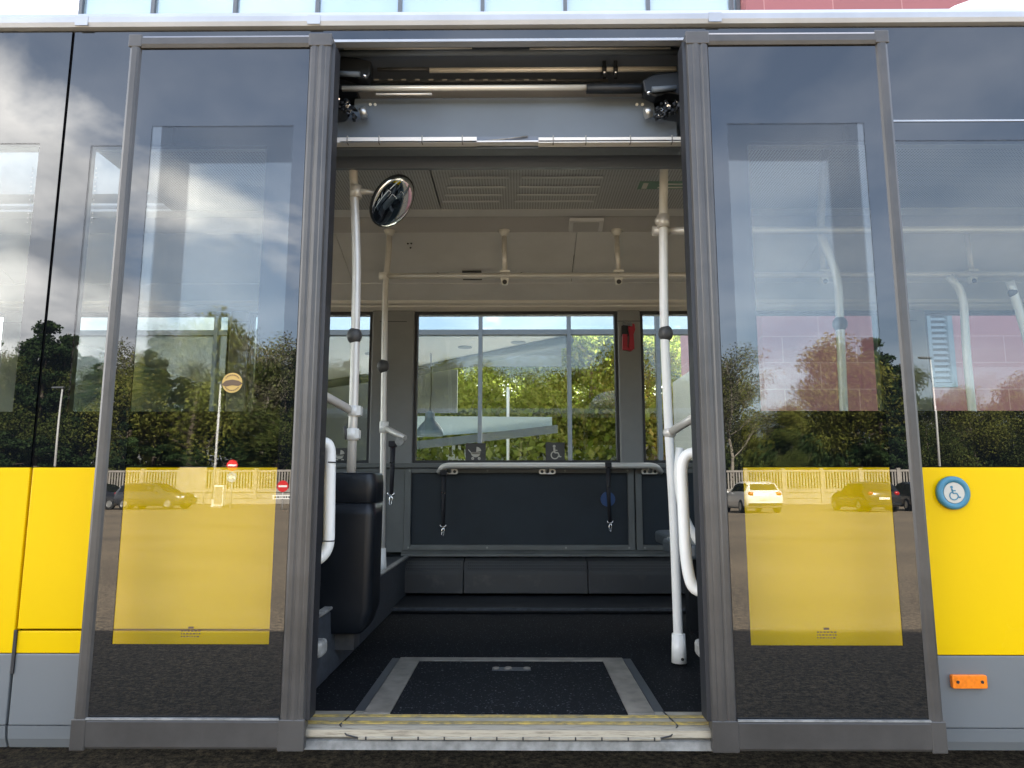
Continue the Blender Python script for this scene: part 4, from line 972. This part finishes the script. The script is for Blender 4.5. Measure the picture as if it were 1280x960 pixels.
# front rows: (kind, mirrored picture x, distance, scale)
row = [('conifer', -40, 60, 1.0), ('spring2', -5, 60, 1.0), ('spring2', 50, 60, .95), ('conifer', 14, 61, 1.02), ('conifer', 36, 59, 1.12), ('conifer', 62, 63, 1.1), ('conifer', 95, 60, .88), ('bare', 118, 62, .9), ('spring', 150, 61, .95),
       ('conifer', 190, 60, .98), ('spring', 232, 60, 1.15), ('bare', 205, 64, 1.1), ('bare2', 262, 63, 1.1), ('spring', 290, 62, .98), ('bare', 320, 60, 1.0), ('spring2', 345, 60, .95), ('conifer', 372, 62, 1.02),
       ('spring2', 410, 62, 1.1), ('spring', 455, 60, 1.0), ('bare', 500, 61, 1.0), ('spring', 545, 62, 1.1), ('spring', 600, 60, 1.05), ('bare2', 640, 61, .95), ('spring', 690, 60, 1.0), ('spring2', 740, 62, 1.08), ('spring', 790, 60, 1.15),
       ('spring', 835, 61, .95), ('spring2', 870, 60, .85), ('bare', 912, 59, .95), ('spring', 945, 61, .52), ('bare2', 965, 62, .62), ('spring2', 990, 60, .52), ('spring', 1012, 61, .66), ('spring', 1045, 62, .95), ('spring', 1078, 60, 1.12), ('conifer', 1105, 60, 1.05),
       ('conifer', 1135, 61, .85), ('spring2', 1165, 60, .72), ('bare', 1195, 62, .65), ('spring', 1232, 60, .8), ('spring2', 1268, 61, .78), ('spring', 1310, 60, .9)]
for i, (k, px, D, s) in enumerate(row):
    x, y = refl(px, D); put_tree(k, x, y, s * (1.08 if px < 870 else 1.04), 'in the front row beyond the concrete fence')
for i in range(44):
    px = -120 + i * 34; k = ['spring', 'bare2', 'spring2', 'bare', 'spring'][i % 5]; x, y = refl(px + random.uniform(-14, 14), 70 + random.uniform(-3, 4)); put_tree(k, x, y, .66 if 900 < px < 1060 or px > 1150 else 1.15, 'in the rear row of the wood')
# bushes as understorey
bushes = []
def bush(seed, m, h=3.6, r=3.0, n=6000):
    rng = np.random.default_rng(seed); root = empty('bush', (0, 0, 0)); tm = MB(); rnd = random.Random(seed)
    C_ = []
    for i in range(40):
        a = rnd.uniform(0, 6.28); k = rnd.uniform(0, 1) ** .6; z = h * rnd.uniform(.08, .95) * (1 - .35 * k); p = (math.cos(a) * r * k, math.sin(a) * r * .6 * k, z)
        C_.append(p); tm.tube([(p[0] * .3, p[1] * .3, 0), p], [.04, .01], 4)
    tm.build('stems', M['bark'], root, fix=False); leaf_obj('foliage', leaves(rng, np.array(C_), .8, n, .12), m, root); return root
b1, b2 = bush(31, M['leaf_mid']), bush(32, M['leaf_dark'], 4.4)
for i in range(34):
    px = -120 + i * 44; x, y = refl(px, 60 + (i % 3)); src = (b1, b2)[i % 2]
    o = src if i < 2 else copy_tree(src); o.location = (x, y, 0); s = random.uniform(.95, 1.4); o.scale = (s, s, s * (1.15 if px > 850 else 1.25)); o.rotation_euler.z = random.uniform(-.3, .3)
    tag(o, ('mid green bush' if i % 2 == 0 else 'dark evergreen bush') + ' filling in directly behind the concrete fence', 'bush', ('mid green' if i % 2 == 0 else 'dark evergreen') + ' bushes behind the fence')
# bright trees behind the glass building, added in place of foliage reflected in it
Tb = make_tree(21, 6.5, 2.6, 16000, .075, M['leaf_bright'], M['palebark'], 'full', 'reflection_tree')
first = True
for i, (x, y, s) in enumerate(((-4.6, 18, 1.0), (-2.5, 17.5, .82), (-.8, 18.5, .85), (.4, 17, .74), (2.1, 17.2, .80), (3.6, 17.5, .74), (1.4, 19, .8), (5.2, 18.2, .74), (-6.8, 19, 1.1), (-8.8, 20, 1.2), (7, 19, .8))):
    o = Tb if i == 0 else copy_tree(Tb); o.location = (x, y, 0); o.scale = (s,) * 3; o.rotation_euler.z = i * 1.7
    tag(o, 'bright yellow green young tree added behind the glass building for reflected foliage', 'tree', 'young trees added for reflected foliage')
Bb = bush(33, M['leaf_bright'], 3.6, 2.2, 12000)  # bushes added below the trees, also in place of reflected foliage
for i, (x, y) in enumerate(((-3.4, 16.6), (-1.4, 16.8), (.5, 16.4), (2.4, 16.7), (4.2, 16.6), (6.2, 17))):
    o = Bb if i == 0 else copy_tree(Bb); o.location = (x, y, 0); o.rotation_euler.z = i * .3 - .7
    tag(o, 'bright green bush added behind the pale pickets for reflected foliage', 'bush', 'bushes added for reflected foliage')
for i in range(9):  # far row added to close bright sky gaps between the crowns
    o = copy_tree(Tb); o.location = (-9 + i * 2.6, 25 + (i % 3), 0); o.scale = (1.25, 1.25, 1.05); o.rotation_euler.z = i * 2.1
    tag(o, 'yellow green tree in the far row added to close bright sky gaps', 'tree', 'far row of trees added to close sky gaps')
# pale pickets behind the building, added in place of a fence reflected in the facade
pf = world_empty('reflection_fence', (-3, 15.4, 0)); tag(pf, 'pale pickets added behind the glass building for a reflected fence', 'fence')
pk = MB(); x = -9.0
while x < 3.5: pk.box((x, 15.4, .1), (x + .07, 15.43, 1.95)); x += .15
B('pickets', pk, M['signwhite'], pf); B('rail', MB().box((-9, 15.43, .5), (3.5, 15.48, .58)).box((-9, 15.43, 1.6), (3.5, 15.48, 1.68)), M['signwhite'], pf)
fpx, _ = at(635, 500, 14.6)
fp = world_empty('flag_pole', (fpx, 14.6, 0)); tag(fp, 'thin white pole standing behind the glass building', 'pole')
B('shaft', MB().tube([(fpx, 14.6, 0), (fpx, 14.6, 3.3)], .035, 10), M['signwhite'], fp); B('base', MB().lathe((fpx, 14.6, 0), [(.12, 0), (.1, .03), (.05, .05)], 'z', 12), M['post'], fp)

# ================================================================== concrete fence across the lot
FD = -.12 - (56 - 2.15)
cf = world_empty('concrete_fence', (0, FD, 0)); tag(cf, 'pale precast concrete fence with low wall and upright balusters along the lot', 'fence')
bay = 2.95; nb = 34; fx0 = -nb / 2 * bay
for i in range(nb + 1):
    x = fx0 + i * bay; B('post', MB().box((x - .13, FD - .13, 0), (x + .13, FD + .13, 2.72)).box((x - .16, FD - .16, 2.72), (x + .16, FD + .16, 2.78)), M['concrete'], cf)
for i in range(nb):
    a, b = fx0 + i * bay + .13, fx0 + (i + 1) * bay - .13
    m = MB().box((a, FD - .05, 0), (b, FD + .05, .42)).box((a, FD - .05, .45), (b, FD + .05, .85)).box((a, FD - .07, .9), (b, FD + .07, 1.2)).box((a, FD - .07, 2.50), (b, FD + .07, 2.66))
    k = a + .05
    while k < b - .1: m.box((k, FD - .04, 1.2), (k + .11, FD + .04, 2.5)); k += .225
    B('baluster_panel', m, M['concrete'], cf)

# ================================================================== cars
def make_car(paint, name='parked_car'):
    root = empty(name, (0, 0, 0)); PO[root.name] = (0, 0, 0)
    st = [(-2.06, .42, .62, .70, .62, .56), (-2.02, .30, .80, .90, .78, .66), (-1.92, .26, .92, 1.04, .85, .70), (-1.68, .24, .94, 1.33, .87, .61), (-1.25, .22, .95, 1.44, .88, .59),
          (-.3, .2, .95, 1.47, .885, .585), (.35, .2, .94, 1.38, .885, .60), (.72, .2, .93, 1.16, .88, .66), (1.02, .2, .92, .97, .875, .74), (1.6, .22, .84, .88, .86, .74), (1.95, .26, .72, .76, .80, .66), (2.08, .36, .55, .60, .66, .55)]
    mb = MB(); n = 10
    for x, zb, zl, zt, wl_, wt in st:
        half = [(wl_ * .9, zb), (wl_, zb + .12), (wl_ * 1.01, (zb + zl) / 2 + .05), (wl_ * .97, zl), (wt, zt)]
        mb.v += [(x, -a, z) for a, z in half] + [(x, a, z) for a, z in half[::-1]]
    for i in range(len(st) - 1):
        for k in range(n):
            a = i * n + k; b = i * n + (k + 1) % n; mb.f.append((a, b, b + n, a + n)); mb.sm.append(True)
    mb.f += [tuple(range(n)), tuple(range((len(st) - 1) * n, len(st) * n))]; mb.sm += [False] * 2
    mb.build('body', paint, root)
    def shell(i0, i1, u0, u1, v0, v1, off=.006):
        pass
    w_ = MB()
    def P_(i, side, t):   # on the greenhouse side at station i
        x, zb, zl, zt, wl_, wt = st[i]; return (x, side * ((wl_ * .97) * (1 - t) + wt * t + .008), zl * (1 - t) + zt * t)
    for side in (-1, 1):
        wv = MB()
        for i in (3, 4, 5): wv.add([P_(i, side, .12), P_(i + 1, side, .12), P_(i + 1, side, .86), P_(i, side, .86)], [(0, 1, 2, 3)])
        wv.build('side_window', M['carglass'], root)
        for x in (-1.28, 1.30):
            wb = MB().lathe((x, side * .80, .32), [(.2, -.10), (.31, -.10), (.32, -.06), (.32, .06), (.31, .10), (.2, .10)], 'y', 20).build('wheel', M['tyre'], root)
            MB().lathe((x, side * .82, .32), [(.2, -.09), (.17, -.1), (.17, .1), (.2, .09)], 'y', 16).build('rim', M['alu'], wb)
        MB().ball((-1.99, side * .62, .88), .12, sc=(.6, 1.2, .9)).build('tail_light', M['taillamp'], root)
        MB().ball((1.96, side * .60, .66), .11, sc=(.8, 1.5, .8)).build('headlight', M['headlamp'], root)
        MB().ball((.62, side * .98, .98), .09, sc=(.6, 1, .7)).build('wing_mirror', paint, root)
    def cross(i, t): x, zb, zl, zt, wl_, wt = st[i]; return x, wl_ * .97 * (1 - t) + wt * t, zl * (1 - t) + zt * t
    for ids, nm in (((3, 2), 'rear_window'), ((6, 8), 'windscreen')):
        xa, wa, za = st[ids[0]][0], st[ids[0]][5], st[ids[0]][3]; xb, wb_, zb_ = st[ids[1]][0], st[ids[1]][5], st[ids[1]][3]
        sg = 1 if xb > xa else -1
        MB().add([(xa + .02 * sg, -wa * .9, za + .005), (xa + .02 * sg, wa * .9, za + .005), (xb + .02 * sg, wb_ * .9, zb_ + .025), (xb + .02 * sg, -wb_ * .9, zb_ + .025)], [(0, 1, 2, 3)]).build(nm, M['carglass'], root)
    MB().box((-2.09, -.26, .60), (-2.06, .26, .71)).build('number_plate', M['signwhite'], root)
    MB().box((-2.10, -.85 * .9, .34), (-2.03, .85 * .9, .46)).build('rear_bumper', M['dark'], root)
    return root
cars = [('white_paint', 938, 34.8, -90, 'white parked hatchback facing the fence, its rear towards the bus'),
        ('black_paint', 1078, 36.5, -90, 'black parked hatchback with red tail lights, between white and dark grey cars'),
        ('navy_paint', 1140, 37.5, -84, 'dark grey parked hatchback, rightmost car along the fence'),
        ('navy_paint', 196, 40, 6, 'dark grey parked hatchback standing side on near the white board'),
        ('black_paint', 128, 41, 12, 'black parked hatchback at the left end of the lot'),
        ('white_paint', 520, 38, -88, 'white parked car in the middle of the lot facing the fence'),
        ('black_paint', 660, 38.5, -90, 'black parked car in the middle of the lot facing the fence')]
protos = {}
for pnt, px, D, rot, lb in cars:
    if pnt in protos: o = copy_tree(protos[pnt])
    else: o = make_car(M[pnt]); protos[pnt] = o
    x, y = refl(px, D); o.location = (x, y, 0); o.rotation_euler = (0, 0, R(rot)); tag(o, lb, 'car', 'cars parked along the fence')

# ================================================================== lamp posts and signs
def lamp(px, D, h, arm, label):
    x, y = refl(px, D); r = world_empty('street_lamp', (x, y, 0)); tag(r, label, 'street lamp', 'street lamps in the lot')
    B('base', MB().lathe((x, y, 0), [(.16, 0), (.16, .02), (.10, .1), (.09, .5)], 'z', 14), M['post'], r)
    B('pole', MB().tube([(x, y, .02), (x, y, h)], [.09, .05], 12), M['post'], r)
    B('lamp_head', MB().box((x - (.1 if arm > 0 else .7), y - .14, h - .02), (x + (.7 if arm > 0 else .1), y + .14, h + .09)), M['mullion'], r, .03)
lamp(267, 45, 7.9, 1, 'grey street lamp beside the white board, mirrored in the left door leaf')
lamp(62, 46, 7.8, -1, 'grey street lamp in front of the dark conifers at the left')
lamp(1180, 44, 9.3, -1, 'grey street lamp at the right end of the lot')
def sign(px, D, h, kinds, label, cat='sign'):
    x, y = refl(px, D); r = world_empty('road_sign', (x, y, 0)); tag(r, label, cat)
    B('sign_post', MB().tube([(x, y, 0), (x, y, h + .3)], .04, 10), M['post'], r)
    yf = y + .05
    for i, k in enumerate(kinds):
        z = h - i * .68
        if k == 'noentry':
            f = B('sign_face', MB().lathe((x, yf, z), [(.31, 0), (.31, .02)], 'y', 28), mat('traffic_red', (.55, .02, .02), .4), r)
            B('sign_bar', MB().box((x - .24, yf + .021, z - .05), (x + .24, yf + .026, z + .05)), M['signwhite'], r)
        elif k == 'arrow':
            B('sign_face', MB().lathe((x, yf, z), [(.28, 0), (.28, .02)], 'y', 28), mat('traffic_blue_grey', (.22, .30, .42), .4), r)
            B('sign_arrow', MB().prism([(x - .2, z), (x - .02, z + .14), (x - .02, z + .05), (x + .2, z + .05), (x + .2, z - .05), (x - .02, z - .05), (x - .02, z - .14)], 'y', yf + .021, yf + .026), M['signwhite'], r)
        else:
            B('sign_plate', MB().box((x - .5, yf, z - .0), (x + .5, yf + .02, z + .22)), M['signwhite'], r)
            t = MB(); rr_ = random.Random(2); xx = x - .42
            while xx < x + .4: w_ = rr_.uniform(.04, .1); t.box((xx, yf + .021, z + .06), (xx + w_, yf + .025, z + .15)); xx += w_ + .05
            B('sign_print', t, M['seal'], r)
sign(289, 40, 2.45, ['noentry', 'arrow'], 'post with red no entry sign above a blue sign with a left arrow')
sign(353, 38, 1.25, ['noentry', 'plate'], 'low red no entry sign above a white plate with dark print')
x, y = refl(241, 52); wbd = world_empty('notice_board', (x, y, 0)); tag(wbd, 'blank white board standing before the concrete fence', 'board')
B('board', MB().box((x - .97, y, 1.1), (x + .97, y + .06, 2.75)), M['concrete'], wbd)
for s_ in (-.8, .8): B('leg', MB().tube([(x + s_, y - .03, 0), (x + s_, y - .03, 2.6)], .04, 8), M['post'], wbd)
x, y = refl(275, 43); ub = world_empty('utility_cabinet', (x, y, 0)); tag(ub, 'pale utility cabinet at the foot of the sign post', 'cabinet')
B('cabinet', MB().box((x - .28, y - .2, .1), (x + .28, y + .2, 1.35)), M['signwhite'], ub, .03); B('plinth', MB().box((x - .25, y - .17, 0), (x + .25, y + .17, .1)), M['concrete'], ub); B('door', MB().box((x - .24, y + .201, .2), (x + .24, y + .21, 1.25)), M['concrete'], ub, .005)
